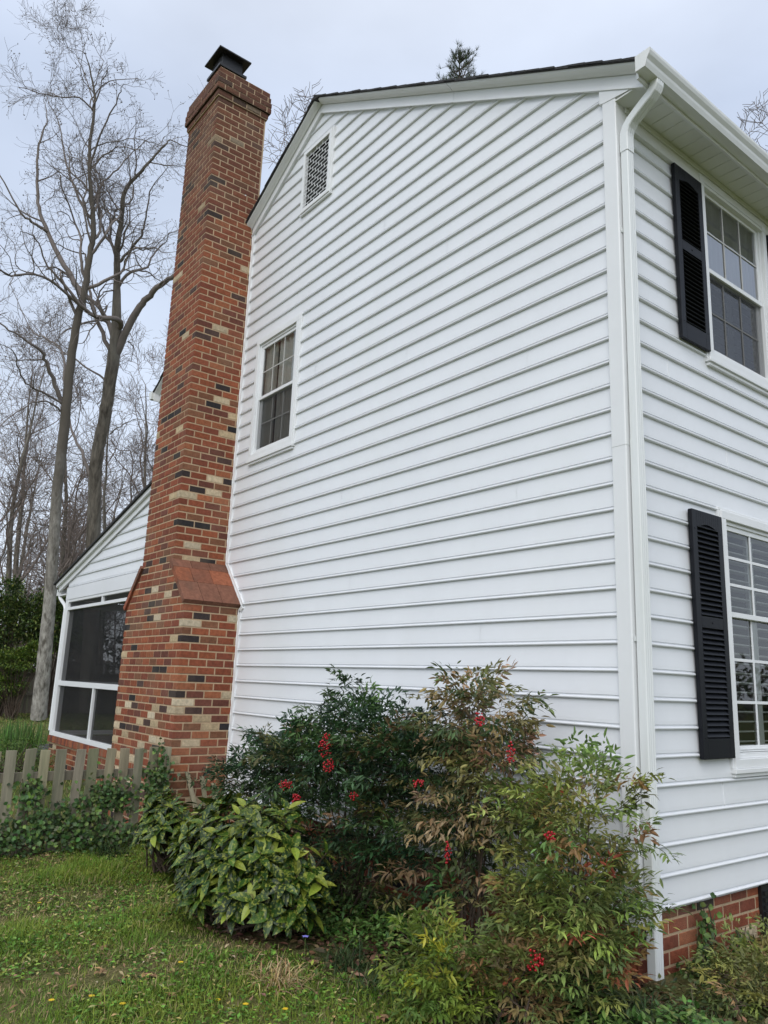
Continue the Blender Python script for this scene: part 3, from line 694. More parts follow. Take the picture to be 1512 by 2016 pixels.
# end wall and far side frames
mb.box((PX0 - .03, PY1 - .09, .13), (PX0 + .06, PY1, 2.6)); mb.box((PX0 - .03, 2.0, .2), (PX0 + .05, 2.09, 2.42)); mb.box((PX0 - .02, .1, .96), (PX0 + .04, PY1, 1.03)); mb.box((PX0 - .02, .1, .13), (PX0 + .04, PY1, .2)); mb.box((PX0 - .02, .1, 2.3), (PX0 + .04, PY1, 2.42))
mb.box((PX0, PY1 - .05, .96), (PX1, PY1, 1.03)); mb.box((-9.6, PY1 - .06, .2), (-9.5, PY1 + .02, 2.42)); mb.box((PX0, PY1 - .05, 2.3), (PX1, PY1, 2.45))
porch = mb.build('screened_porch', M['trim'], house, bevel=.003)
mb = MB()
mb.add([(PX0 + .09, .02, .2), (PX1, .02, .2), (PX1, .02, .955), (PX0 + .09, .02, .955)], [(0, 1, 2, 3)]); mb.add([(PX0 + .09, .02, 1.035), (PX1, .02, 1.035), (PX1, .02, 2.235), (PX0 + .09, .02, 2.235)], [(0, 1, 2, 3)]); mb.add([(PX0 + .09, .02, 2.285), (PX1, .02, 2.285), (PX1, .02, 2.375), (PX0 + .09, .02, 2.375)], [(0, 1, 2, 3)])
mb.add([(PX0, .1, .2), (PX0, PY1, .2), (PX0, PY1, 2.35), (PX0, .1, 2.35)], [(0, 1, 2, 3)]); mb.add([(PX0, PY1 - .02, .2), (PX1, PY1 - .02, .2), (PX1, PY1 - .02, 2.35), (PX0, PY1 - .02, 2.35)], [(0, 1, 2, 3)])
mb.build('screen', M['porch_screen'], porch)
MB().box((PX0, .03, .06), (PX1, PY1, .12)).build('porch_floor', M['floorwood'], porch)
MB().box((PX0, .03, 2.44), (PX1, PY1, 2.46)).build('porch_ceiling', M['soffit'], porch)
pb = MB(); brick_face(pb, (PX0 - .08, .005, 0), (1, 0, 0), (0, -1, 0), PX1 - PX0 + .08, range(0, 7), -.575, {}, rr=random.Random(9))
r9 = random.Random(3); xx = PX0 - .09       # rowlock sill course
while xx < PX1:
    c = np.array(REDS[r9.randrange(6)]) * r9.uniform(.9, 1.25); pb.box((xx + .003, -.035, .025), (xx + .063, .06, .125), tuple(c)); xx += .068
pbo = pb.build('porch_base', M['brick'], porch)
MB().box((PX0 - .078, .006, -.6), (PX1, PY1, .055)).build('mortar', M['mortar'], pbo) if False else MB().box((PX0 - .078, .006, -.6), (PX1, PY1, .055)).build('base_core', M['mortar'], porch)
# shed gable above the screens
PS = .265
def pz(x): return 2.60 + PS * (x + 12.0)
mb = MB()
bar(PX0 - .06, PX1, 2.421, 2.63, -.03, .05)
k = 0; z = 2.64
while z < 3.9:
    for (za, oa), (zb_, ob) in zip(PROF[:-1], PROF[1:]):
        z0_, z1_ = z + za, z + zb_; xl0 = max(PX0 - .05, (z0_ - 2.57) / PS - 12.0); xl1 = max(PX0 - .05, (z1_ - 2.57) / PS - 12.0)
        if xl1 < PX1: mb.add([(xl0, -oa, z0_), (PX1, -oa, z0_), (PX1, -ob, z1_), (xl1, -ob, z1_)], [(0, 1, 2, 3)])
    z += CH
mb.build('porch_siding', M['vinyl'], porch)
mb = MB(); xa, xb = -11.98, PX1
for (ya, yb, h0, h1) in ((-.04, .0, -.02, .10), (-.085, -.03, .07, .135)):
    mb.prism([(xa, ya, pz(xa) + h0), (xb, ya, pz(xb) + h0), (xb, ya, pz(xb) + h1), (xa, ya, pz(xa) + h1)], (0, yb - ya, 0))
mb.box((-12.06, -.04, 2.53), (-11.94, PY1, 2.64)); mb.box((-11.95, -.03, 2.52), (-11.45, PY1, 2.54))
mb.tube([(-11.99, -.0, 2.54), (-11.93, .0, 2.48), (-11.60, .0, 2.34), (-11.53, .0, 2.27), (-11.53, .0, .2)], .032, 8)
mb.build('porch_rake', M['trim'], porch)
mb = MB(); mb.prism([(-12.06, -.12, pz(-12.06) + .135), (PX1, -.12, pz(PX1) + .135), (PX1, -.12, pz(PX1) + .17), (-12.06, -.12, pz(-12.06) + .165)], (0, PY1 + .3, 0)); mb.build('porch_roof', M['shingle'], porch)

# ================================================================== GROUND
def gz(x, y):
    d = np.hypot(x - 0, y + 1)
    return GZ + .028 * np.sin(1.7 * x + .8) * np.cos(1.9 * y) + .012 * np.sin(5.1 * x + 2 * y) - .03 * np.clip((-x - 2) / 4, 0, 1) * np.clip(-y, 0, 1) + .0
def axis_pts(lo, hi):
    fine = np.arange(-7, 4.01, .12); a = -np.geomspace(7.2, -lo, 26)[::-1]; b = np.geomspace(4.2, hi, 24); return np.concatenate([a, fine, b])
gx = axis_pts(-400, 400); gy = axis_pts(-400, 400)
X, Y = np.meshgrid(gx, gy, indexing='ij'); Zg = gz(X, Y); far = np.clip((np.hypot(X, Y) - 12) / 20, 0, 1); Zg = Zg * (1 - far) + GZ * far
V = np.stack([X, Y, Zg], -1).reshape(-1, 3); nx_, ny_ = X.shape
ii, jj = np.meshgrid(np.arange(nx_ - 1), np.arange(ny_ - 1), indexing='ij'); a = (ii * ny_ + jj).ravel()
F = np.stack([a, a + ny_, a + ny_ + 1, a + 1], 1)
gm = bpy.data.materials.new('soil'); gm.use_nodes = True; t = gm.node_tree; nn = t.nodes; ll = t.links.new; b = nn['Principled BSDF']; b.inputs['Roughness'].default_value = .95; b.inputs['Specular IOR Level'].default_value = .1
tcn = nn.new('ShaderNodeTexCoord'); n1 = nn.new('ShaderNodeTexNoise'); n1.inputs['Scale'].default_value = 1.6; n1.inputs['Detail'].default_value = 8; n1.inputs['Roughness'].default_value = .7; ll(tcn.outputs['Object'], n1.inputs['Vector'])
cr = nn.new('ShaderNodeValToRGB'); ce = cr.color_ramp; ce.elements[0].position = .3; ce.elements[0].color = (.045, .07, .016, 1); ce.elements[1].position = .72; ce.elements[1].color = (.23, .18, .095, 1)
q = ce.elements.new(.5); q.color = (.085, .10, .03, 1); ll(n1.outputs[0], cr.inputs[0])
n2 = nn.new('ShaderNodeTexNoise'); n2.inputs['Scale'].default_value = 60; n2.inputs['Detail'].default_value = 6; ll(tcn.outputs['Object'], n2.inputs['Vector'])
mr = nn.new('ShaderNodeMapRange'); mr.inputs[3].default_value = .45; mr.inputs[4].default_value = 1.5; ll(n2.outputs[0], mr.inputs[0])
sc = nn.new('ShaderNodeVectorMath'); sc.operation = 'SCALE'; ll(cr.outputs[0], sc.inputs[0]); ll(mr.outputs[0], sc.inputs['Scale']); ll(sc.outputs[0], b.inputs['Base Color'])
bp = nn.new('ShaderNodeBump'); bp.inputs['Strength'].default_value = .8; bp.inputs['Distance'].default_value = .02; ll(n2.outputs[0], bp.inputs['Height']); ll(bp.outputs[0], b.inputs['Normal'])
tag(np_mesh('ground', V, F, None, gm, smooth=True), kind='structure')

def vnoise(x, y, s, seed=0):
    """smooth value noise for colour patches"""
    x = x * s + seed * 17.3; y = y * s + seed * 9.1
    xi, yi = np.floor(x), np.floor(y); fx, fy = x - xi, y - yi; fx = fx * fx * (3 - 2 * fx); fy = fy * fy * (3 - 2 * fy)
    h = lambda a, b: np.modf(np.abs(np.sin(a * 127.1 + b * 311.7) * 43758.5453))[0]
    return (h(xi, yi) * (1 - fx) + h(xi + 1, yi) * fx) * (1 - fy) + (h(xi, yi + 1) * (1 - fx) + h(xi + 1, yi + 1) * fx) * fy

def bed(x, y):
    """how much a point belongs to the shrub bed along the wall (no lawn there)"""
    return (y > -1.35 - .18 * np.sin(2.3 * x) + .35 * np.clip(-x - 2.6, 0, 1) * 1.5) & (x > -3.9)
# lawn
n = 120000; x = rng.uniform(-5.2, .4, n); y = rng.uniform(-4.2, -.7, n); keep = ~bed(x, y); 
# keep the part the place shows: everything left of the near corner of the frame
x, y = x[keep], y[keep]; n = len(x)
pat = vnoise(x, y, 1.7, 1); pat2 = vnoise(x, y, 5.5, 2); bare = np.clip((vnoise(x, y, 1.3, 4) - .60) * 5, 0, 1) * np.clip((pat2 + .2), 0, 1)
keep = rng.random(n) > bare * .55; x, y, pat, pat2, bare = x[keep], y[keep], pat[keep], pat2[keep], bare[keep]; n = len(x)
hgt = (.020 + .032 * rng.random(n) + .03 * (pat > .6) * rng.random(n) + .05 * (vnoise(x, y, 3.1, 11) > .70) * rng.random(n)) * (1 - .45 * bare)
d = np.stack([rng.standard_normal(n) * .75, rng.standard_normal(n) * .75, np.ones(n)], 1)
g0 = np.array([.115, .235, .022]); g1 = np.array([.29, .33, .052]); g2 = np.array([.44, .35, .17])
mixv = np.clip(pat2 * .9 + .25 * rng.standard_normal(n), 0, 1)[:, None]; C = g0 * (1 - mixv) + g1 * mixv
br = (rng.random(n) < .05 + .6 * bare)[:, None]; C = np.where(br, g2 * rng.uniform(.7, 1.2, (n, 1)), C) * rng.uniform(.7, 1.25, (n, 1))
tag(blades('lawn_grass', np.stack([x, y, gz(x, y) - .004], 1), d, hgt * 1.5, np.full(n, .0042), np.full(n, .25), C, M['grass'], segs=2), 'short uneven lawn of grass mixed with moss and thatch', 'grass', kind='stuff')
# clover and broad leaf weeds in the lawn
n = 30000; x = rng.uniform(-5.2, .4, n); y = rng.uniform(-4.2, -.7, n); k_ = (~bed(x, y)) & (vnoise(x, y, 2.4, 7) + .25 * vnoise(x, y, 9, 8) > .42); x, y = x[k_], y[k_]; n = len(x)
d = rng.standard_normal((n, 3)); d[:, 2] = np.abs(d[:, 2]) * .35; pos = np.stack([x, y, gz(x, y) + rng.uniform(.004, .03, n)], 1)
tag(leaves('lawn_weeds', pos, d, np.tile([0, 0, 1.], (n, 1)) + .3 * rsph(n), rng.uniform(.014, .042, n), rng.uniform(.010, .022, n), pick([(.08, .18, .022), (.14, .25, .04), (.25, .31, .055), (.36, .30, .12)], [5, 4, 2, 1.2], n, .36), M['leaf'], segs=1, curl=.15), 'low clover and broad leaved weeds among the lawn grass', 'weeds', kind='stuff')
n = 2600; x = rng.uniform(-5.2, .4, n); y = rng.uniform(-4.2, -.7, n); k_ = (~bed(x, y)) & (rng.random(n) < .15 + vnoise(x, y, 1.3, 4) ** 2); x, y = x[k_], y[k_]; n = len(x)
d = rng.standard_normal((n, 3)); d[:, 2] *= .15
tag(leaves('lawn_litter', np.stack([x, y, gz(x, y) + rng.uniform(.012, .035, n)], 1), d, np.tile([0, 0, 1.], (n, 1)) + .4 * rsph(n), rng.uniform(.015, .055, n), rng.uniform(.005, .018, n), pick([(.36, .25, .13), (.25, .16, .09), (.50, .40, .25)], [4, 3, 1.5], n), M['dry'], segs=1), 'tan scraps of dead leaf and straw lying in the lawn', 'leaf litter', kind='stuff')
# coarse grass beyond the picket fence
n = 45000; x = -5.1 - rng.random(n) ** 1.6 * 24; y = rng.uniform(-6, 6, n); k_ = (y < -.1) | (x < -12.2); x, y = x[k_], y[k_]; n = len(x)
d = np.stack([rng.standard_normal(n) * .5, rng.standard_normal(n) * .5, np.ones(n)], 1)
C = pick([(.18, .27, .05), (.29, .30, .09), (.36, .28, .14)], [4, 3, 2], n); sc_ = 1 + (-x - 5) / 12
tag(blades('yard_grass', np.stack([x, y, np.full(n, GZ - .01)], 1), d, rng.uniform(.05, .11, n) * sc_ ** .4, .006 * sc_, np.full(n, .3), C, M['grass'], segs=2), 'thin spring grass of the yard beyond the picket fence', 'grass', kind='stuff')

# ground cover (periwinkle) along the bed edge, and leaf litter
def scatter_leaves(name, n, region, size, cols_, wts, label, cat, hmax=.14, m='leaf', flat=.5):
    x = rng.uniform(region[0], region[1], n); y = rng.uniform(region[2], region[3], n); k_ = region[4](x, y); x, y = x[k_], y[k_]; n = len(x)
    hh = vnoise(x, y, 4.2, 3) * hmax; pos = np.stack([x, y, gz(x, y) + hh * rng.random(n) ** .5], 1)
    d = rng.standard_normal((n, 3)); d[:, 2] = np.abs(d[:, 2]) * flat
    return tag(leaves(name, pos, d, np.tile([0, 0, 1.], (n, 1)) + .5 * rsph(n), rng.uniform(*size, n), rng.uniform(*size, n) * .52, pick(cols_, wts, n), M[m], segs=2, curl=.15), label, cat, kind='stuff')
edge = lambda x, y: (y > -1.75 + .1 * np.sin(3 * x)) & bed(x, y - .28) & (x < .9)
scatter_leaves('ground_cover', 3500, (.1, 1.3, -.9, 1.6, lambda x, y: (x > .06) | (y < -.1)), (.025, .045), [(.10, .13, .045), (.16, .17, .06), (.06, .085, .03), (.22, .16, .08)], [4, 3, 3, 1], 'mixed low leaves below the brick foundation at the front corner', 'ground cover', hmax=.12)
scatter_leaves('ground_cover', 15000, (-2.6, .9, -1.9, -.3, edge), (.028, .052), [(.065, .14, .03), (.12, .21, .05), (.19, .26, .08)], [4, 3, 1], 'low trailing periwinkle leaves along the front of the shrub bed', 'ground cover', hmax=.21)
litter = lambda x, y: bed(x, y + .05)
scatter_leaves('leaf_litter', 5200, (-3.9, 1.4, -1.7, .0, litter), (.04, .08), [(.17, .10, .055), (.10, .065, .04), (.24, .15, .085)], [3, 3, 1], 'brown fallen leaves under the shrubs', 'leaf litter', hmax=.03, m='dry', flat=.15)

# ================================================================== PICKET FENCE
FXP = -4.85
fence = empty('picket_fence', (FXP, -1.6, GZ), 'weathered grey picket fence overgrown with ivy, meeting the brick chimney', 'fence')
rf = random.Random(21)
def plank(mb, y, w, z0, z1, x, th, lean=0., tilt=0., taper=1.0, c=None):
    """one rough board: y centre, w width"""
    c = c or tuple(np.array((.285, .25, .18)) * rf.uniform(.75, 1.2) * np.array((1, rf.uniform(.97, 1.06), rf.uniform(.9, 1.05))))
    nseg = 6; rings = []
    for i in range(nseg + 1):
        t = i / nseg; z = z0 + (z1 - z0) * t; yy = y + lean * (t - .3) * (z1 - z0) + rf.uniform(-.002, .002); xx = x + tilt * t * (z1 - z0); hw = w / 2 * (1 - (1 - taper) * t)
        zz_ = [z, z]
        if i == nseg: zz_ = [z + rf.uniform(-.006, .006), z + rf.uniform(-.006, .006)]
        rings += [(xx - th / 2, yy - hw, zz_[0]), (xx + th / 2, yy - hw, zz_[0]), (xx + th / 2, yy + hw, zz_[1]), (xx - th / 2, yy + hw, zz_[1])]
    f = [(i * 4 + k, i * 4 + (k + 1) % 4, i * 4 + 4 + (k + 1) % 4, i * 4 + 4 + k) for i in range(nseg) for k in range(4)] + [(3, 2, 1, 0), tuple(nseg * 4 + k for k in range(4))]
    mb.add(rings, f, c)
yv = -.74; i = 0
while yv > -3.3:
    mb = MB(); plank(mb, yv, .088 + rf.uniform(-.006, .006), -.43, .50 + rf.uniform(-.008, .008), FXP + rf.uniform(-.004, .004), .02, lean=rf.uniform(-.035, .035), tilt=rf.uniform(-.02, .02))
    mb.build('picket', M['wood'], fence, bevel=.002); yv -= .1445 + rf.uniform(-.006, .006)
for z in (.265, -.24):
    mb = MB(); mb.box((FXP - .055, -3.4, z - .04), (FXP - .014, -.70, z + .04), (.20, .175, .13)); mb.build('rail', M['wood'], fence, bevel=.003)
mb = MB(); mb.box((FXP - .15, -3.0, -.6), (FXP - .056, -2.9, .42), (.2, .17, .13)); mb.build('post', M['wood'], fence)
# broken boards leaning on the chimney foot
for k, (yy, xx, zt_, ln, lb) in enumerate(((-.40, -4.74, .245, -.22, 'tallest of the three broken grey boards leaning on the chimney foot'), (-.31, -4.70, .20, -.12, 'middle one of the three broken grey boards leaning on the chimney foot'), (-.225, -4.67, .135, -.06, 'shortest of the three broken grey boards leaning on the chimney foot'))):
    mb = MB(); plank(mb, yy + .03, .055, -.40, zt_, xx, .018, lean=ln, tilt=-.32, taper=.8)
    ob = mb.build('broken_board', M['wood'], None); tag(ob, lb, 'board', 'broken boards by the chimney')

# ================================================================== SHRUBS
def frond_proto():
    """leaflets of one nandina leaf: (position along local x, direction) in the unit frond"""
    pos, dr = [], []
    for t, sz in ((.38, .62), (.58, .58), (.78, .45)):
        for s in (-1, 1):
            ax = np.array([math.cos(1.0), s * math.sin(1.0), .12]); ax /= np.linalg.norm(ax); o = np.array([t, 0, 0]); Lp = sz * .62
            for u in (.35, .68):
                for s2 in (-1, 1):
                    a = math.atan2(ax[1], ax[0]) + s2 * .85; pos.append(o + ax * Lp * u); dr.append([math.cos(a), math.sin(a), .05])
            pos.append(o + ax * Lp); dr.append(ax)
    for u in (.86, 1.0):
        for s2 in (-1, 1):
            if u < 1: pos.append([u + .04, 0, 0]); dr.append([math.cos(.8), s2 * math.sin(.8), 0])
    pos.append([1, 0, 0]); dr.append([1, 0, 0]); pos.append([.93, 0, 0]); dr.append([.7, .6, .1]); pos.append([.93, 0, 0]); dr.append([.7, -.6, .1])
    return np.array(pos, float), unit(np.array(dr, float))
FP, FD = frond_proto()
def fronds(name, O, H, size, ll, cols_, wts, parent, m='leaf', droop=.35, keep=1.0, clump=.12, wr=.275):
    """O (n,3) frond bases, H (n,3) headings; draws every leaflet and the thin leaf stalks"""
    n = len(O); H = unit(H); S = unit(np.cross(H, np.tile([0, 0, 1.], (n, 1)) + .25 * rsph(n))); U = np.cross(S, H)
    k = len(FP); sz = (size * rng.uniform(.75, 1.2, n))[:, None, None]
    loc = FP[None] + .05 * rng.standard_normal((n, k, 3)); dl = FD[None] + .36 * rng.standard_normal((n, k, 3))
    loc[..., 2] -= droop * loc[..., 0] ** 2 * .8; dl[..., 2] -= droop * (.5 + loc[..., 0])
    W = lambda a: a[..., :1] * H[:, None] + a[..., 1:2] * S[:, None] + a[..., 2:] * U[:, None]
    pos = (O[:, None] + W(loc) * sz).reshape(-1, 3); d = W(dl).reshape(-1, 3); up = np.repeat(U, k, 0) + .35 * rsph(n * k)
    base = pick(cols_, wts, n, .18, .08); C = np.clip(1.35 * np.repeat(base, k, 0) * (1 + .16 * rng.standard_normal((n * k, 1))), .004, .9)
    kk = (rng.random(n * k) < keep) & (pos[:, 1] < (-.03 + 10 * (pos[:, 0] > .1))) & (pos[:, 2] > GZ + .01); pos, d, up, C = pos[kk], d[kk], up[kk], C[kk]; q = len(pos)
    Ln = ll * rng.uniform(.7, 1.25, q)
    return leaves(name, pos, d, up, Ln, Ln * wr * rng.uniform(.85, 1.2, q), C, M[m], parent, segs=2, fold=.3, curl=.22)
def sheath(O, H, size, mb, col_=(.1, .07, .05)):
    for o_, h_ in zip(O, H):
        h_ = h_ / np.linalg.norm(h_); e_ = o_ + h_ * size; e_ = e_ - np.array([0, 0, .25 * size]); mb.tube([o_, (o_ + e_) / 2 + np.array([0, 0, .04 * size]), e_], [.0022, .0016, .001], 3, cap=False)
def berries(parent, spots, r=.0063):
    import bmesh
    bmx = bmesh.new(); bmesh.ops.create_icosphere(bmx, subdivisions=2, radius=1); bv = np.array([v.co[:] for v in bmx.verts]); bf = np.array([[v.index for v in f.verts] for f in bmx.faces]); bmx.free()
    for (c, n, sx, sz) in spots:
        c = np.array(c); P_ = []
        tries = 0
        while len(P_) < n and tries < n * 30:
            tries += 1; q = rng.standard_normal(3); q /= np.linalg.norm(q); q *= rng.random() ** .4
            pt = c + q * np.array([sx, sx, sz])
            if all(np.linalg.norm(pt - a) > r * 1.6 for a in P_): P_.append(pt)
        P_ = np.array(P_); rr_ = r * rng.uniform(.8, 1.15, len(P_))
        V = (P_[:, None] + bv[None] * rr_[:, None, None]).reshape(-1, 3); F = (bf[None] + (np.arange(len(P_)) * len(bv))[:, None, None]).reshape(-1, 3)
        np_mesh('berry_cluster', V, F, None, M['berry'], parent, smooth=True)
def nandina(label, base, canes, crowns, nf, size, ll, cols_, wts, spots=(), droop=.14, group='heavenly bamboo shrubs along the wall', low=0, cane_r=.007):
    """crowns: list of (centre, radii, share) ellipsoids filled with fronds; canes rise from the base into them"""
    root = empty('nandina_shrub', (base[0], base[1], GZ), label, 'shrub', group)
    mb = MB(); tops = []
    for i in range(canes):
        c, rad, w = crowns[rng.choice(len(crowns), p=np.array([c[2] for c in crowns]) / sum(c[2] for c in crowns))]
        t = np.array(c) + rsph(1)[0] * np.array(rad) * .6 * rng.random() ** .5; b = np.array([base[0] + rng.normal(0, .09), base[1] + rng.normal(0, .06), GZ - .02])
        m_ = b * .5 + t * .5 + np.array([rng.normal(0, .03), rng.normal(0, .03), .05])
        m_[1] = min(m_[1], -.05) if m_[0] < .05 else m_[1]
        mb.tube([b, b * .75 + m_ * .25, m_, m_ * .4 + t * .6, t], [cane_r, cane_r * .95, cane_r * .8, cane_r * .6, cane_r * .35], 5); tops.append(t)
    O, H = [], []
    for c, rad, w in crowns:
        k = int(nf * w / sum(c_[2] for c_ in crowns)); q = rsph(k) * (rng.random((k, 1)) ** .45); q *= 1 + .42 * (rng.random((k, 1)) < .16) * rng.random((k, 1)); o = np.array(c) + q * np.array(rad) * .87
        h = unit(q * np.array([1, 1, .7])) + .35 * rsph(k) + np.array([0, -.15, .45]); O.append(o - unit(h) * size * .45); H.append(h)
    O = np.vstack(O); H = np.vstack(H)
    sheath(O[::2], H[::2], size, mb)
    mb.build('stem', M['stem'], root)
    fronds('foliage', O, H, size, ll, cols_, wts, root, droop=droop)
    if spots: berries(root, spots)
    return root
DG = [(.028, .058, .022), (.040, .078, .028), (.058, .098, .032), (.022, .044, .024), (.10, .10, .035), (.13, .085, .04)]
nandina('broad dark green nandina with red berries on the chimney side of the row', (-1.95, -.55),
        24, [((-1.88, -.60, .80), (.55, .36, .30), 4), ((-2.55, -.65, .60), (.60, .40, .27), 4.8), ((-1.33, -.62, .70), (.46, .36, .30), 3.4), ((-3.10, -.68, .36), (.48, .36, .27), 3.2), ((-2.1, -.62, .22), (.8, .36, .25), 2.2), ((-1.5, -.62, .28), (.5, .34, .25), 1.3), ((-1.75, -.6, -.08), (.5, .3, .26), .9), ((-1.02, -.64, .22), (.34, .30, .28), 1.1), ((-1.93, -.6, 1.2), (.12, .12, .14), .22)], 700, .29, .056,
        DG, [5, 5, 3, 3, 1.2, .5], [((-1.72, -.98, .78), 60, .05, .085), ((-1.62, -1.02, .66), 34, .04, .045), ((-2.18, -.99, .47), 34, .055, .035), ((-2.02, -1.0, .40), 26, .035, .04), ((-1.38, -.98, .50), 14, .025, .025)])
RUS = [(.135, .125, .05), (.20, .155, .07), (.085, .11, .04), (.23, .15, .085), (.06, .09, .035), (.30, .21, .12)]
nandina('tall narrow russet nandina with drooping bronze leaves and red berries rising above the row', (-.72, -.55),
        14, [((-.72, -.58, 1.02), (.36, .28, .24), 3.2), ((-.60, -.58, .68), (.30, .30, .32), 3.0), ((-.80, -.60, .38), (.40, .34, .24), 2.0), ((-.7, -.6, .0), (.35, .3, .25), .5)], 235, .28, .054,
        RUS, [4, 4, 4, 2, 3, .7], [((-.40, -.86, 1.02), 26, .03, .05), ((-.22, -.80, .86), 22, .022, .06), ((-.82, -.93, .64), 20, .035, .03), ((-.52, -.97, .32), 24, .02, .075)], droop=.34)
OLV = [(.14, .175, .048), (.20, .23, .06), (.09, .125, .04), (.26, .255, .075), (.24, .15, .06), (.30, .09, .05)]
nandina('olive green nandina with rusty tips in front of the downspout', (.08, -.62),
        16, [((.06, -.62, .56), (.40, .34, .26), 2.0), ((.08, -.68, .20), (.38, .38, .28), 4.2), ((.02, -.72, -.1), (.36, .32, .22), 2.4), ((-.25, -.6, .60), (.26, .3, .18), .7), ((.16, -.60, .74), (.30, .25, .12), .35)], 310, .25, .053,
        OLV, [5, 4, 4, 2, 1, .45], [((.13, -1.02, -.02), 40, .045, .045), ((.18, -.96, .52), 18, .03, .025)])
YEL = [(.12, .17, .03), (.17, .21, .035), (.085, .13, .028), (.30, .30, .04)]
nandina('low bright yellow green nandina at the front of the bed', (-.30, -1.22), 7, [((-.32, -1.22, -.10), (.26, .22, .20), 3), ((-.25, -1.25, -.25), (.28, .2, .12), 1.5)], 85, .20, .046, YEL, [5, 4, 4, .9])
nandina('bronze tinged small nandina between the yellow one and the berry clusters', (-.02, -1.02), 6, [((-.02, -1.02, -.16), (.24, .2, .2), 3)], 48, .2, .05, [(.10, .11, .035), (.17, .13, .05), (.23, .13, .06)], [4, 3, 2])
nandina('low sprawling olive nandina below the siding by the brick foundation', (.42, .42), 8, [((.36, .35, -.27), (.24, .38, .11), 3), ((.34, .95, -.26), (.20, .35, .11), 2), ((.62, .15, -.26), (.25, .3, .14), 2.5), ((.30, .75, -.25), (.2, .35, .11), 2), ((.75, .55, -.3), (.25, .3, .1), 1.5)], 170, .18, .042, [(.13, .15, .045), (.19, .19, .055), (.22, .15, .07), (.08, .10, .03)], [4, 4, 1.5, 3])

# spotted laurel
def aucuba(label, base, center, rad, nclust, ll, group):
    root = empty('spotted_laurel', (base[0], base[1], GZ), label, 'shrub', group)
    mb = MB(); P_, D_, U_, S_ = [], [], [], []
    for i in range(nclust):
        q = rsph(1)[0]; q[2] = abs(q[2]) * 1.1 - .35; q[1] = -abs(q[1]) if rng.random() < .6 else q[1]; q /= np.linalg.norm(q); rr_ = rng.random() ** .35
        t = np.array(center) + q * np.array(rad) * rr_; t[2] = max(t[2], GZ + .06)
        h = unit(q * np.array([1, 1, .8]) + np.array([0, -.1, .85]) + .3 * rsph(1)[0])
        b = np.array([base[0] + rng.normal(0, .08), base[1] + rng.normal(0, .06), GZ]); mb.tube([b, b * .4 + t * .6 + np.array([0, 0, -.03]), t], [.009, .006, .004], 5, cap=False)
        a0 = np.cross(h, [0, 0, 1.]); a0 /= np.linalg.norm(a0) + 1e-9; b0 = np.cross(h, a0); m_ = rng.integers(6, 10); ph = rng.random() * 6.28
        for k in range(m_):
            th = ph + 2.4 * k; lift = .25 + .55 * k / m_; r_ = a0 * math.cos(th) + b0 * math.sin(th); d = r_ * (1.1 - lift * .6) + h * lift; d[2] -= .28
            P_.append(t - h * .05 * (1 - k / m_)); D_.append(d); U_.append(h + .3 * r_); S_.append(rng.uniform(.75, 1.15))
    n = len(P_); S_ = np.array(S_); C = pick([(.026, .062, .010), (.052, .10, .014), (.19, .24, .032), (.016, .038, .008)], [4, 3, 1.5, 3], n, .2, .06)
    mb.build('stem', M['stem'], root)
    leaves('foliage', np.array(P_), np.array(D_), np.array(U_), ll * S_, ll * S_ * .42, C, M['gloss_leaf'], root, segs=4, fold=.22, curl=.3)
    return root
aucuba('big spotted laurel with large yellow flecked leaves at the corner of the bed', (-2.1, -1.30), (-2.14, -1.27, -.03), (.76, .44, .47), 250, .125, 'spotted laurels')
aucuba('small spotted laurel with pale flecked leaves before the chimney foot', (-3.75, -1.12), (-3.72, -1.12, -.05), (.42, .30, .34), 60, .12, 'spotted laurels')

# strap leaved tufts, dry clump
def tuft(name, label, cat, base, n, ln, wd, cols_, wts, spread=.05, lean=.7, droop=.7, m='grass', group=None):
    root = empty(name, (base[0], base[1], GZ), label, cat, group)
    p = np.array([base[0], base[1], GZ - .01]) + np.stack([rng.normal(0, spread, n), rng.normal(0, spread, n), np.zeros(n)], 1)
    d = np.stack([rng.standard_normal(n) * lean, rng.standard_normal(n) * lean, np.ones(n)], 1)
    blades('blades', p, d, ln * rng.uniform(.6, 1.2, n), np.full(n, wd), np.full(n, droop) * rng.uniform(.6, 1.3, n), pick(cols_, wts, n), M[m], root, segs=6)
    return root
LIR = [(.035, .065, .022), (.055, .09, .03), (.085, .11, .045), (.16, .14, .08)]
g_ = 'dark lilyturf tufts in the bed'
tuft('lilyturf', 'lilyturf tuft of dark straps at the foot of the downspout', 'grass tuft', (.30, -.55), 420, .42, .0085, LIR, [4, 4, 2, .5], .07, group=g_)
tuft('lilyturf', 'lilyturf tuft under the dark nandina, beside the spotted laurel', 'grass tuft', (-1.15, -1.15), 170, .30, .007, LIR, [4, 4, 2, .5], .08, group=g_)
tuft('lilyturf', 'lilyturf tuft left of the yellow nandina', 'grass tuft', (-.75, -1.25), 150, .28, .007, LIR, [4, 4, 2, .5], .08, group=g_)
tuft('lilyturf', 'lilyturf tuft right of the yellow nandina at the photo bottom', 'grass tuft', (.08, -1.12), 260, .34, .007, LIR, [3, 4, 2, 2], .08, group=g_)
tuft('lilyturf', 'pale edged lilyturf tuft at the right edge below the brick foundation', 'grass tuft', (.42, .95), 170, .30, .008, [(.12, .14, .06), (.055, .085, .03), (.24, .21, .12)], [3, 3, 2], .08, lean=1.0, group=g_)
tuft('lilyturf', 'lilyturf tuft against the picket fence by the small spotted laurel', 'grass tuft', (-4.55, -1.35), 150, .30, .010, LIR, [4, 4, 2, .3], .09, lean=.9, group=g_)
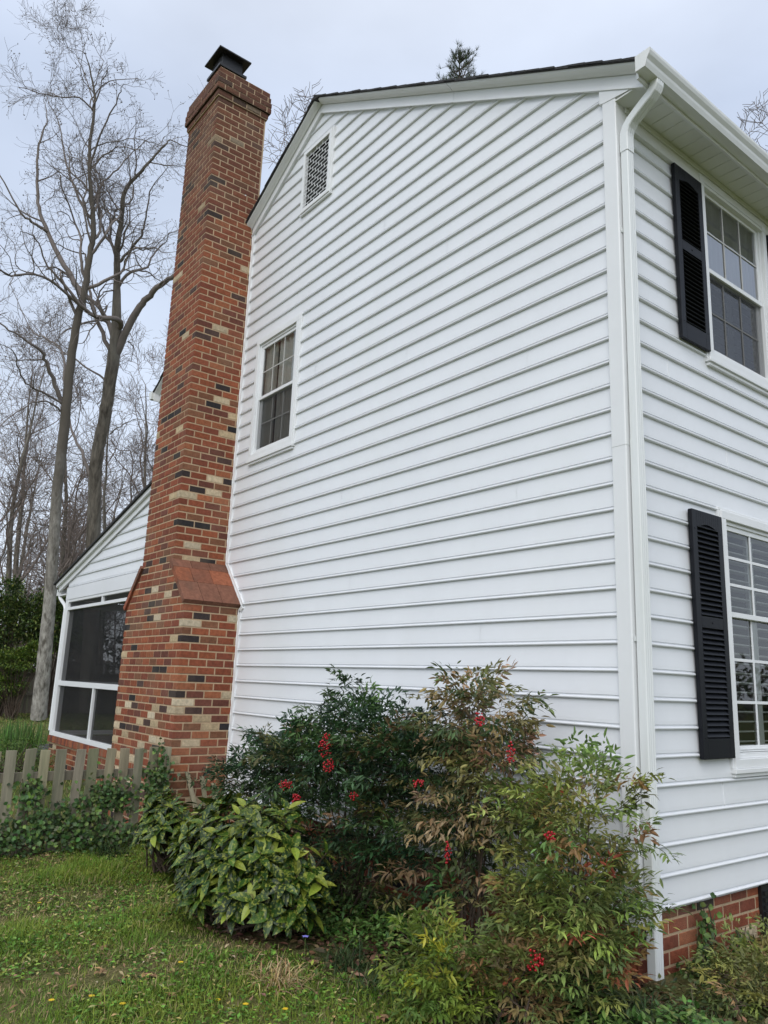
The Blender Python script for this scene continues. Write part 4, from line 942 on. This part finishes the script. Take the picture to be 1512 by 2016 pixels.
tuft('lilyturf', 'lilyturf tuft low at the right edge in front of the olive nandina', 'grass tuft', (.52, -.12), 300, .30, .008, [(.055, .085, .03), (.12, .13, .05), (.20, .17, .09)], [4, 3, 1.5], .12, lean=1.0, group=g_)
tuft('lilyturf', 'lilyturf tuft between the downspout foot and the photo bottom', 'grass tuft', (.38, -.30), 300, .32, .008, LIR, [4, 4, 2, 1], .10, lean=.9, group=g_)
tuft('dry_grass', 'clump of dry straw coloured grass at the lawn edge', 'grass tuft', (-1.12, -1.62), 560, .29, .0052, [(.42, .30, .15), (.50, .38, .21), (.33, .22, .11)], [4, 3, 2], .055, lean=.75, droop=.9, m='dry')
# periwinkle flower and dandelions
def flower(name, label, cat, at, m, petals, r, h, group=None):
    root = empty(name, (at[0], at[1], GZ), label, cat, group); z = gz(at[0], at[1]) + h
    MB().tube([(at[0], at[1], GZ - .01), (at[0], at[1], z)], .0014, 4, (.14, .20, .05)).build('stem', M['leaf'], root)
    a = np.arange(petals) * 2 * math.pi / petals; d = np.stack([np.cos(a), np.sin(a), np.full(petals, .35)], 1)
    leaves('petals', np.tile([at[0], at[1], z], (petals, 1)), d, np.tile([0, 0, 1.], (petals, 1)), np.full(petals, r), np.full(petals, r * (.75 if petals < 8 else .35)), np.ones((petals, 3)), M[m], root, segs=2, curl=.2)
flower('periwinkle_flower', 'single violet periwinkle flower at the foot of the spotted laurel', 'flower', (-1.18, -1.42), 'violet', 5, .022, .17)
for (x, y) in ((-1.42, -2.50), (-1.22, -2.42), (-1.02, -2.02), (-.92, -1.92), (-.78, -1.78), (-1.55, -1.98), (-3.30, -2.25), (-1.52, -2.66)):
    flower('dandelion', 'small yellow dandelion flower open in the short lawn', 'flower', (x, y), 'petal', 16, .017, .022, 'dandelions in the lawn')
# ivy
def ivy(label, boxes, n, ll):
    root = empty('ivy', (boxes[0][0][0], boxes[0][0][1], GZ), label, 'ivy', 'ivy plants'); P_ = []
    tot = sum(b[2] for b in boxes); mb = MB()
    for c, rad, w in boxes:
        k = int(n * w / tot); q = rng.standard_normal((k, 3)) * .5; P_.append(np.array(c) + q * np.array(rad))
        for i in range(3):
            a = np.array(c) + np.array([0, rng.normal(0, .4) * rad[1], -rad[2]]); b = np.array(c) + np.array([0, rng.normal(0, .5) * rad[1], rad[2]]); a[2] = GZ; mb.tube([a, (a + b) / 2 + np.array([.01, rng.normal(0, .05), 0]), b], .004, 4, cap=False)
    P_ = np.vstack(P_); P_ = P_[P_[:, 2] > GZ + .01]; k = len(P_)
    out_ = np.array([1, -.1, .2]); d = rng.standard_normal((k, 3)) * .6 + np.array([.35, 0, -.35])
    mb.build('vine', M['stem'], root)
    leaves('foliage', P_, d, np.tile(out_, (k, 1)) + .4 * rsph(k), ll * rng.uniform(.6, 1.2, k), ll * rng.uniform(.65, 1.05, k), pick([(.055, .10, .035), (.085, .15, .045), (.15, .23, .06), (.11, .13, .065)], [4, 4, 2, 1.5], k), M['leaf'], root, segs=2, fold=.15, curl=.2)
ivy('ivy tangled through the picket fence, densest beside the chimney', [((-4.78, -.84, .10), (.05, .11, .34), 4), ((-4.80, -1.28, .08), (.06, .25, .16), 3), ((-4.79, -1.75, -.14), (.08, .42, .2), 4), ((-4.76, -2.3, -.22), (.1, .5, .17), 4), ((-4.74, -1.3, -.26), (.1, .5, .12), 3), ((-4.8, -2.0, .14), (.05, .12, .12), 1.2)], 3000, .042)
ivy('ivy strand climbing the brick foundation under the front siding', [((.03, .62, -.20), (.03, .08, .18), 3), ((.05, .95, -.30), (.05, .2, .1), 2), ((.06, .45, -.33), (.05, .2, .07), 2)], 300, .04)
# fallen leaves on the lawn
for i, (x, y, sc_) in enumerate(((-1.75, -2.35, 1), (-1.55, -2.30, .8), (-1.48, -2.18, 1.1), (-1.63, -2.52, .8), (-2.1, -2.2, .9), (-1.18, -2.2, .9), (-1.3, -2.5, .7), (-3.0, -1.95, 1), (-.45, -1.45, 1.1))):
    k = 5; a = np.arange(k) * .75 - 1.5 + rng.random() * 6; d = np.stack([np.cos(a), np.sin(a), rng.uniform(.05, .4, k)], 1)
    ob = leaves('fallen_leaf', np.tile([x, y, gz(x, y) + .02], (k, 1)), d, np.tile([0, 0, 1.], (k, 1)), np.full(k, .042 * sc_), np.full(k, .026 * sc_), jitter((.27, .165, .085), k, .2, .05), M['dry'], None, segs=2, curl=.3)
    tag(ob, 'curled tan dead leaf lying on the lawn', 'leaf', 'dead leaves on the lawn')

# ================================================================== BACKGROUND PLANTS
def leafmass(name, label, cat, ells, n, ll, cols_, wts, group=None, m='leaf', trunk=True, wr=.42, up=.2):
    c0 = np.array(ells[0][0]); root = empty(name, (c0[0], c0[1], GZ), label, cat, group); P_, D_ = [], []
    tot = sum(e_[2] for e_ in ells); mb = MB()
    for c, rad, w in ells:
        k = int(n * w / tot); q = rsph(k) * (rng.random((k, 1)) ** .33); cl = rsph(k) * .12
        # clumping: pull points towards random branch tips
        nt_ = max(4, int(k / 45)); tips = rsph(nt_) * rng.random((nt_, 1)) ** .3; ti = rng.integers(0, nt_, k); q = tips[ti] + .24 * rng.standard_normal((k, 3)) * rng.random((k, 1))
        P_.append(np.array(c) + q * np.array(rad)); D_.append(unit(q) + .8 * rsph(k) + np.array([0, 0, up]))
        for t in tips[::6]:
            t_ = np.array(c) + t * np.array(rad) * .85
            if t_[2] > GZ + .15: mb.tube([(c0[0] + rng.normal(0, .08), c0[1] + rng.normal(0, .08), GZ), (np.array([c0[0], c0[1], GZ]) * .4 + t_ * .6), t_], [.018, .012, .006], 4, cap=False)
    P_ = np.vstack(P_); D_ = np.vstack(D_); kk = P_[:, 2] > GZ; P_, D_ = P_[kk], D_[kk]; n = len(P_)
    if trunk: mb.build('stem', M['stem'], root)
    leaves('foliage', P_, D_, np.tile([0, 0, 1.], (n, 1)) + .5 * rsph(n), ll * rng.uniform(.7, 1.3, n), ll * wr * rng.uniform(.8, 1.2, n), pick(cols_, wts, n, .28, .08), M[m], root, segs=1, curl=.2)
    return root
EV = [(.04, .07, .022), (.075, .12, .03), (.13, .18, .045), (.20, .23, .06)]
def E_(px, py, d, rx, rz, ry=None, w=1): return (tuple(P(px, py, d)), (ry or rx, rx, rz), w)
gb = 'evergreen bushes before the back fence'
leafmass('evergreen_bush', 'tall dark evergreen bush on the left side of the pale trunk', 'bush', [E_(20, 1235, 26.0, 1.15, 1.1, ry=.9, w=4), E_(62, 1215, 26.2, .8, .85, w=2), E_(15, 1170, 26.3, .7, .5, w=1.3), E_(-60, 1230, 26.5, 1.5, 1.4, w=3)], 15000, .125, EV, [4, 4, 2.5, 1.3], gb)
leafmass('evergreen_bush', 'evergreen bush showing between the pale trunk and the screened porch', 'bush', [E_(108, 1225, 26.4, .75, 1.0, w=3), E_(150, 1220, 26.8, .9, 1.2, w=2)], 9000, .125, EV, [4, 4, 2.5, .8], gb)
leafmass('evergreen_bush', 'rounded yellow green bush hanging over the back fence', 'bush', [E_(38, 1300, 25.0, .75, .38, w=3), E_(72, 1282, 25.0, .45, .28, w=1.2), E_(10, 1348, 24.8, .65, .42, w=2)], 8000, .095, [(.10, .155, .03), (.17, .23, .04), (.05, .09, .022)], [4, 3, 2], gb)
leafmass('boxwood_hedge', 'low clipped green hedge seen over the pickets', 'hedge', [(tuple(P(25, 1492, 11.5)), (.75, .62, .30), 3), (tuple(P(70, 1490, 11.7)), (.4, .3, .26), 1.5), (tuple(P(-40, 1490, 11.5)), (.6, .6, .28), 1)], 9000, .024, [(.075, .14, .025), (.13, .20, .04), (.04, .075, .02)], [4, 3, 2], wr=.55)
ip = P(32, 1462, 15.2)
tuft('iris_clump', 'tall clump of upright green iris blades beyond the hedge', 'plant', (ip[0], ip[1]), 330, .66, .022, [(.10, .20, .05), (.15, .24, .07), (.07, .13, .035)], [4, 3, 2], .26, lean=.16, droop=.12)
for i, (px, py, d, s_, lb) in enumerate(((82, 1452, 14.2, .19, 'dark flat stone lying by the porch corner'), (92, 1440, 15.2, .16, 'smaller dark stone behind the flat one by the porch corner'))):
    c = P(px, py, d); rs_ = random.Random(i); mb = MB(); import bmesh
    bmx = bmesh.new(); bmesh.ops.create_icosphere(bmx, subdivisions=2, radius=1); bv = [(c[0] + v.co.x * s_ * 1.6 * rs_.uniform(.8, 1.15), c[1] + v.co.y * s_ * 1.3 * rs_.uniform(.8, 1.15), GZ + .08 + v.co.z * s_ * .55 * rs_.uniform(.8, 1.15)) for v in bmx.verts]; bf = [[v.index for v in f.verts] for f in bmx.faces]; bmx.free()
    tag(MB().add(bv, bf).build('garden_stone', M['stone'], None), lb, 'stone', 'garden stones by the porch')
# back fence
bx_ = -28.2; rfc = empty('back_fence', (bx_, 3, GZ), 'grey brown board fence with a lattice top across the back of the yard', 'fence')
mb = MB(); yv = -6.0
while yv < 15:
    c = tuple(np.array((.15, .125, .10)) * rf.uniform(.7, 1.2)); mb.box((bx_ - .01, yv + .004, GZ), (bx_ + .012, yv + .146, 1.06), c); yv += .15
mb.build('board_panel', M['wood'], rfc)
for z in (1.10, .30): MB().box((bx_ + .012, -6, z - .04), (bx_ + .06, 15, z + .04), (.12, .10, .08)).build('rail', M['wood'], rfc)
MB().box((bx_ + .012, -6, 1.50), (bx_ + .06, 15, 1.56), (.15, .13, .11)).build('rail', M['wood'], rfc)
mb = MB(); yv = -6.4
while yv < 15:
    mb.prism([(bx_ - .004, yv, 1.12), (bx_ - .004, yv + .035, 1.12), (bx_ - .004, yv + .435, 1.51), (bx_ - .004, yv + .40, 1.51)], (.009, 0, 0), (.16, .135, .11)); mb.prism([(bx_ + .006, yv + .40, 1.12), (bx_ + .006, yv + .435, 1.12), (bx_ + .006, yv + .035, 1.51), (bx_ + .006, yv, 1.51)], (.009, 0, 0), (.15, .125, .10)); yv += .1
mb.build('lattice', M['wood'], rfc)
for k in range(9): MB().box((bx_ - .07, -6 + k * 2.5, GZ - .2), (bx_ + .03 - .045, -5.9 + k * 2.5, 1.62), (.13, .11, .09)).build('post', M['wood'], rfc)

# ================================================================== TREES
class Tree:
    def __init__(s, seed): s.r = np.random.default_rng(seed); s.seg = []; s.tips = []
    def line(s, pts, rads): s.seg.append((np.array(pts, float), np.array(rads, float)))
    def grow(s, p, d, Ln, r, lvl, maxl, up=.12, wob=.22, dens=1.0, rmin=.0035, ang=(.55, 1.2)):
        n = max(3, int(Ln / .30) if lvl < 2 else int(Ln / .16)); n = min(n, 14); pts = [p.copy()]; rads = [r]; d = d / np.linalg.norm(d)
        r1 = max(rmin * .7, r * .32)
        for i in range(n):
            d = d + wob * s.r.standard_normal(3) * (.75 if lvl < 2 else 1.15) + np.array([0, 0, up * (.5 if lvl < 2 else .25)]); d /= np.linalg.norm(d)
            pts.append(pts[-1] + d * Ln / n); rads.append(r + (r1 - r) * (i + 1) / n)
        s.line(pts, rads)
        if lvl >= maxl: s.tips.append(pts[-1]); return
        s.children(np.array(pts), np.array(rads), Ln, lvl, maxl, up, wob, dens, rmin, ang, .25)
    def children(s, pts, rads, Ln, lvl, maxl, up, wob, dens, rmin, ang, start, lscale=1.0):
        nc = max(2, int(s.r.poisson(dens * (5.2 if lvl < 2 else 4.2)))); m = len(pts) - 1
        for k in range(nc):
            t = start + (1 - start) * (k + s.r.random()) / nc; f = t * m; i = min(int(f), m - 1); u = f - i
            p = pts[i] * (1 - u) + pts[i + 1] * u; rr_ = rads[i] * (1 - u) + rads[i + 1] * u
            ax = pts[i + 1] - pts[i]; ax /= np.linalg.norm(ax) + 1e-9; q = s.r.standard_normal(3); q -= ax * (q @ ax); q /= np.linalg.norm(q) + 1e-9
            a = s.r.uniform(*ang); d = ax * math.cos(a) + q * math.sin(a) + np.array([0, 0, up * (1 if lvl < 1 else .35)])
            l2 = Ln * lscale * s.r.uniform(.36, .72) * (1.15 - .55 * t); s.grow(p, d, l2, max(rmin, rr_ * s.r.uniform(.4, .62)), lvl + 1, maxl, up, wob, dens, rmin, ang)
        # the end carries on as a spray
        ax = pts[-1] - pts[-2]; s.grow(pts[-1], ax + .3 * s.r.standard_normal(3), Ln * .35, max(rmin, rads[-1]), lvl + 1, maxl, up, wob, dens, rmin, ang)
    def limb(s, px, d0, r0, r1, maxl, dens=1., childscale=.5, start=.25, up=.12, dz=None, extra=None, rmin=.0045, wob=.22, lvl=0):
        """a limb traced along photo pixels at about distance d0 (dz: drift of the distance along the limb)"""
        n = len(px); dz = dz or 0; raw = [P(x, y, d0 + dz * i / max(1, n - 1)) for i, (x, y) in enumerate(px)]
        # smooth resample
        raw = np.array(raw); pts = []
        for i in range(n - 1):
            p0, p1, p2, p3 = raw[max(i - 1, 0)], raw[i], raw[i + 1], raw[min(i + 2, n - 1)]
            for t in np.linspace(0, 1, 5, endpoint=False): pts.append(.5 * (2 * p1 + (p2 - p0) * t + (2 * p0 - 5 * p1 + 4 * p2 - p3) * t * t + (3 * p1 - p0 - 3 * p2 + p3) * t ** 3))
        pts.append(raw[-1]); pts = np.array(pts); m = len(pts); pts[1:-1] += s.r.standard_normal((m - 2, 3)) * (.018 if maxl else .008)
        rads = (r0 + (r1 - r0) * np.linspace(0, 1, m) ** .85) if np.isscalar(r0) else np.interp(np.linspace(0, 1, m), np.linspace(0, 1, len(r0)), r0); s.line(pts, rads)
        Ln = np.linalg.norm(np.diff(pts, axis=0), axis=1).sum()
        if maxl: s.children(pts, rads, Ln, lvl, maxl, up, wob, dens * max(1, Ln / 4.0), rmin, (.55, 1.2), start, childscale * min(1, 5.0 / Ln))
        return pts, rads
    def mesh(s, name, m, parent, lo=0, hi=99, buds=None):
        Vs, Fs, n = [], [], 0
        for pts, rads in s.seg:
            rm = rads.max()
            if not (lo <= rm < hi): continue
            k = 9 if rm > .08 else (6 if rm > .03 else (4 if rm > .012 else 3)); m_ = len(pts)
            t = np.gradient(pts, axis=0); t /= np.linalg.norm(t, axis=1, keepdims=True) + 1e-9
            ref = np.array([.31, .22, .92]) if abs(t[0][2]) < .8 else np.array([.9, .3, .1]); a = np.cross(t, ref); a /= np.linalg.norm(a, axis=1, keepdims=True) + 1e-9; b = np.cross(t, a)
            th = np.arange(k) * 2 * math.pi / k; ring = pts[:, None] + rads[:, None, None] * (np.cos(th)[None, :, None] * a[:, None] + np.sin(th)[None, :, None] * b[:, None])
            Vs.append(ring.reshape(-1, 3)); i, j = np.meshgrid(np.arange(m_ - 1), np.arange(k), indexing='ij'); i = i.ravel(); j = j.ravel(); j2 = (j + 1) % k
            Fs.append(np.stack([i * k + j, i * k + j2, (i + 1) * k + j2, (i + 1) * k + j], 1) + n); n += m_ * k
        if not Vs: return None
        return np_mesh(name, np.vstack(Vs), np.vstack(Fs), None, M[m], parent, smooth=True)
    def buds(s, size, share=.3, zmin=-9):
        for t in s.tips:
            if t[2] > zmin and s.r.random() < share:
                q = size * s.r.uniform(.7, 1.3); ax = unit(s.r.standard_normal(3) * .5 + np.array([0, 0, 1.])); s.line([t, t + ax * q, t + ax * q * 2.6], [.004, q, .002])

def traced_tree(label, seed, D, trunk, tr0, tr1, limbs, maxl, dens, trunkmat, zmin_b, group='bare trees behind the house'):
    T = Tree(seed); pts, rads = T.limb(trunk, D, tr0, tr1, 0)
    base = pts[0]; flare = np.linspace(0, 1, 8); rads[:8] *= 1 + .35 * (1 - flare) ** 2; pts[0][2] = min(pts[0][2], GZ - .1)
    root = empty('bare_tree', (base[0], base[1], GZ), label, 'tree', group)
    T.mesh('trunk', trunkmat, root); T.seg = []
    m = len(pts)
    T.children(pts[int(m * .45):], rads[int(m * .45):], np.linalg.norm(pts[-1] - pts[0]) * .28, 1, maxl, .12, .22, dens * 2.9, .0045, (.55, 1.2), .05)
    for (px, r0, r1, ml, dn, cs, st, dz) in limbs: T.limb(px, D, r0 * .92, r1 * .85, ml, dn * .60, cs, st, dz=dz, wob=.15, lvl=1)
    T.buds(.017, .30, zmin_b); T.mesh('crown', 'twig', root); return T
tA = traced_tree('tall bare tree with a pale mottled lower trunk, nearest the porch corner', 3, 24.0,
    [(76, 1414), (88, 1290), (100, 1150), (113, 960), (127, 840), (136, 740), (152, 630), (164, 585), (177, 500), (184, 450), (179, 380), (176, 300), (186, 205), (180, 150), (168, 105)], [.25, .215, .18, .158, .155, .135, .12, .108, .09, .08, .066, .052, .04, .026, .012], .025,
    [([(163, 582), (119, 508), (93, 456), (75, 397), (73, 329), (79, 274), (93, 235), (86, 200)], .10, .012, 4, 1.0, .5, .25, 1.5),
     ([(93, 456), (66, 438), (40, 417), (0, 345), (-30, 300)], .06, .012, 4, 1.0, .5, .2, -1.2),
     ([(151, 627), (131, 571), (95, 524), (70, 470), (40, 455)], .06, .01, 4, 1.0, .5, .2, -1.5),
     ([(122, 790), (98, 733), (80, 692), (45, 665), (0, 638), (-50, 600)], .085, .015, 4, 1.1, .45, .2, -2.0),
     ([(128, 799), (128, 733), (119, 686), (86, 665), (60, 647), (20, 560)], .06, .01, 4, 1.1, .5, .2, 1.5),
     ([(123, 796), (83, 772), (45, 748), (30, 698), (0, 677)], .05, .01, 4, 1.1, .5, .15, -2.5),
     ([(124, 810), (90, 790), (50, 800), (10, 830), (-20, 870)], .04, .01, 4, 1.1, .5, .15, -2.5),
     ([(178, 430), (195, 370), (225, 340), (262, 300), (300, 270)], .05, .01, 4, 1.0, .5, .2, 1.5),
     ([(184, 440), (150, 380), (128, 310), (115, 240), (88, 185)], .055, .01, 4, 1.0, .5, .2, 2.0),
     ([(178, 330), (205, 250), (232, 195), (243, 165)], .045, .01, 4, 1.0, .55, .2, -1.0),
     ([(186, 210), (168, 150), (154, 118), (148, 98)], .03, .008, 4, 1.1, .7, .1, .8),
     ([(182, 215), (203, 160), (216, 128)], .03, .008, 4, 1.1, .7, .1, -.8)], 4, .74, 'pale_bark', 10)
tB = traced_tree('tall bare forked tree rising behind the porch roof, right of the pale trunk', 8, 25.5,
    [(172, 1400), (180, 1200), (184, 1080), (187, 950), (191, 895), (204, 830), (214, 770), (224, 700), (228, 660), (230, 560), (231, 490), (238, 436), (246, 377), (278, 337), (313, 298), (335, 275)], [.27, .25, .23, .212, .20, .20, .20, .205, .185, .115, .10, .082, .066, .05, .035, .02], .03,
    [([(222, 712), (262, 625), (290, 585), (315, 563), (345, 540), (390, 500), (430, 455)], .15, .05, 4, .9, .4, .3, -1.0),
     ([(226, 712), (195, 640), (180, 592), (172, 555), (168, 500)], .09, .03, 4, .8, .4, .4, 1.0),
     ([(231, 500), (206, 456), (192, 410), (186, 375), (170, 320)], .06, .012, 4, 1.0, .5, .2, 1.0),
     ([(236, 515), (262, 485), (282, 455), (291, 410), (300, 370), (330, 330)], .06, .012, 4, 1.0, .5, .2, -1.2),
     ([(262, 482), (280, 492), (305, 485), (330, 462)], .035, .01, 3, 1.0, .5, .2, .3),
     ([(236, 570), (205, 575), (185, 600), (180, 640)], .035, .012, 3, 1.0, .5, .3, -.8),
     ([(178, 936), (160, 888), (142, 850), (130, 800)], .075, .03, 4, .8, .4, .3, 1.5),
     ([(215, 755), (160, 716), (120, 690), (90, 665), (40, 610)], .045, .01, 4, 1.0, .5, .2, 1.5),
     ([(216, 855), (245, 835), (270, 825), (300, 835)], .03, .01, 4, 1.0, .5, .2, -1.2),
     ([(252, 672), (262, 685), (258, 712)], .03, .012, 2, .6, .3, .3, .3)], 4, .66, 'bark', 12)
# generic bare trees, one mesh pair each kind, copied
def generic_tree(seed, H, r0, maxl, dens, tm, cm, lean=0.):
    T = Tree(seed); g = T.r
    n = 16; pts = [np.array([0, 0, -.1])]; d = np.array([lean, 0, 1.])
    for i in range(n): d = d + .05 * g.standard_normal(3) * np.array([1, 1, .2]); d /= np.linalg.norm(d); pts.append(pts[-1] + d * H * .8 / n)
    pts = np.array(pts); rads = r0 * (1 - .9 * np.linspace(0, 1, n + 1) ** 1.1); T.line(pts, rads)
    tr = T.mesh('trunk', tm, None); T.seg = []
    T.children(pts[4:], rads[4:], H * .42, 0, maxl, .22, .2, dens * 2.0, .0085, (.5, 1.15), .0)
    return tr, T.mesh('crown', cm, None)
kinds = [generic_tree(41, 18, .15, 3, .95, 'bark', 'far_twig'), generic_tree(42, 21, .19, 3, .95, 'bark', 'far_twig', .08), generic_tree(43, 15, .12, 3, 1.0, 'bark', 'far_twig', -.12)]
used = set()
def bare(k, px, D, s, rz, label, py=None):
    c = P(px, 1318, D); root = empty('bare_tree', (c[0], c[1], GZ), label, 'tree', 'bare trees behind the house'); root.rotation_euler = (0, 0, rz); root.scale = (s, s, s)
    for o in kinds[k]:
        c_ = o if k not in used else o.copy()
        if k in used: col.objects.link(c_)
        c_.parent = root
    used.add(k)
bare(0, 22, 30, 1.0, .4, 'thin bare tree at the left edge beyond the evergreen bushes')
bare(2, -60, 26, 1.0, 2.0, 'small bare tree whose branches reach in at the left edge')
bare(1, 150, 46, .85, 1.1, 'distant bare tree seen between the two big trunks')
bare(1, 245, 34, .95, 3.3, 'bare tree just right of the forked trunk, above the porch roof')
bare(2, 292, 31, 1.25, 4.1, 'bare tree whose lower branches meet the porch roof beside the chimney')
bare(1, 345, 40, 1.0, 5.0, 'bare tree mostly hidden behind the brick chimney')
bare(0, 500, 33, 1.76, 3.4, 'bare tree showing between the chimney and the gable roof')
bare(0, 1560, 30, 1.62, 2.7, 'bare tree top showing above the gutter at the right edge')
bare(2, 95, 52, 1.25, 5.2, 'distant bare tree behind the pale trunk')
bare(1, -20, 44, .95, 2.6, 'distant tall bare tree near the left edge')
bare(2, 205, 34, 1.15, 1.9, 'slender bare tree close behind the forked trunk')
bare(1, 45, 36, .95, 5.5, 'bare tree between the evergreen bushes and the pale trunk')
bare(1, 110, 37, 1.0, 3.9, 'bare tree filling the gap left of the forked trunk')
bare(0, 265, 55, 1.2, .9, 'farthest bare tree above the porch eave')
# pine behind the roof
def pine():
    pt = P(905, 108, 26); root = empty('pine_tree', (pt[0], pt[1], GZ), 'pine whose needle tufts just show over the ridge of the roof', 'tree'); g = np.random.default_rng(4)
    mb = MB(); ztop = pt[2]; mb.tube([(pt[0], pt[1], GZ - .1), (pt[0] + .1, pt[1], ztop * .5), (pt[0], pt[1], ztop - .3)], [.25, .16, .02], 8)
    P_, D_ = [], []
    z = ztop * .45
    while z < ztop - .1:
        rad = .35 + (ztop - z) * .33; 
        for k in range(7):
            a = g.random() * 6.28; e_ = np.array([pt[0] + math.cos(a) * rad * g.uniform(.5, 1), pt[1] + math.sin(a) * rad * g.uniform(.5, 1), z + rad * g.uniform(.25, .6)]); b = np.array([pt[0], pt[1], z])
            mb.tube([b, b * .5 + e_ * .5 - np.array([0, 0, .08 * rad]), e_], [.03, .018, .008], 4, cap=False)
            for j in range(6):
                t = .45 + .55 * j / 8; q = b * (1 - t) + e_ * t + g.normal(0, .10, 3)
                mb.tube([b * (1 - t) + e_ * t, q + np.array([0, 0, .05])], .006, 3, cap=False)
                m_ = 15; dd = unit(g.standard_normal((m_, 3)) * .75 + (e_ - b) / np.linalg.norm(e_ - b) + np.array([0, 0, .9])); P_.append(np.tile(q + np.array([0, 0, .03]), (m_, 1))); D_.append(dd)
        z += .42 if z < ztop - 2.5 else .26
    P_ = np.vstack(P_); D_ = np.vstack(D_); n = len(P_)
    mb.build('trunk', M['bark'], root); blades('crown', P_, D_, g.uniform(.15, .24, n), np.full(n, .010), np.full(n, .05), jitter((.12, .15, .10), n), M['needle'], root, segs=1)
pine()
# the wood that closes the view: many stems and branches read as one mass
T = Tree(77); g = T.r
for i in range(210):
    a = g.uniform(R(112), R(205)); D = g.uniform(42, 90); x, y = CAM[0] + D * math.cos(a), CAM[1] + D * math.sin(a)
    H = g.uniform(9, 17); p = np.array([x, y, GZ]); n = 6; pts = [p]; d = np.array([g.normal(0, .06), g.normal(0, .06), 1.])
    for k in range(n): d = d + .05 * g.standard_normal(3); pts.append(pts[-1] + d * H * .75 / n)
    pts = np.array(pts); rads = g.uniform(.10, .2) * (1 - .85 * np.linspace(0, 1, n + 1)); T.line(pts, rads)
    T.children(pts[1:], rads[1:], H * .45, 1, 3, .2, .2, 2.6, .020, (.4, .9), .0)
tag(T.mesh('far_woods', 'far_twig', None), 'grey brown winter wood closing the view behind the back fence', 'woods', kind='stuff')
# brushy understorey and a dark evergreen belt low behind the fence, all round the lot
n = 26000; a = g.uniform(R(-60), R(215), n); D = g.uniform(52, 95, n); h = g.random(n) ** 1.6 * (3.2 + 2.2 * vnoise(a * 9, D * 0, 1.0, 5)); P_ = np.stack([CAM[0] + D * np.cos(a), CAM[1] + D * np.sin(a), GZ + h], 1)
tag(leaves('far_thicket', P_, rsph(n) + np.array([0, 0, .3]), rsph(n), np.full(n, .75), np.full(n, .34), pick([(.075, .078, .045), (.10, .085, .06), (.05, .065, .03), (.13, .105, .075)], [3, 3, 2, 2], n), M['leaf'], segs=1), 'dull green and brown thicket at the foot of the far wood', 'thicket', kind='stuff')
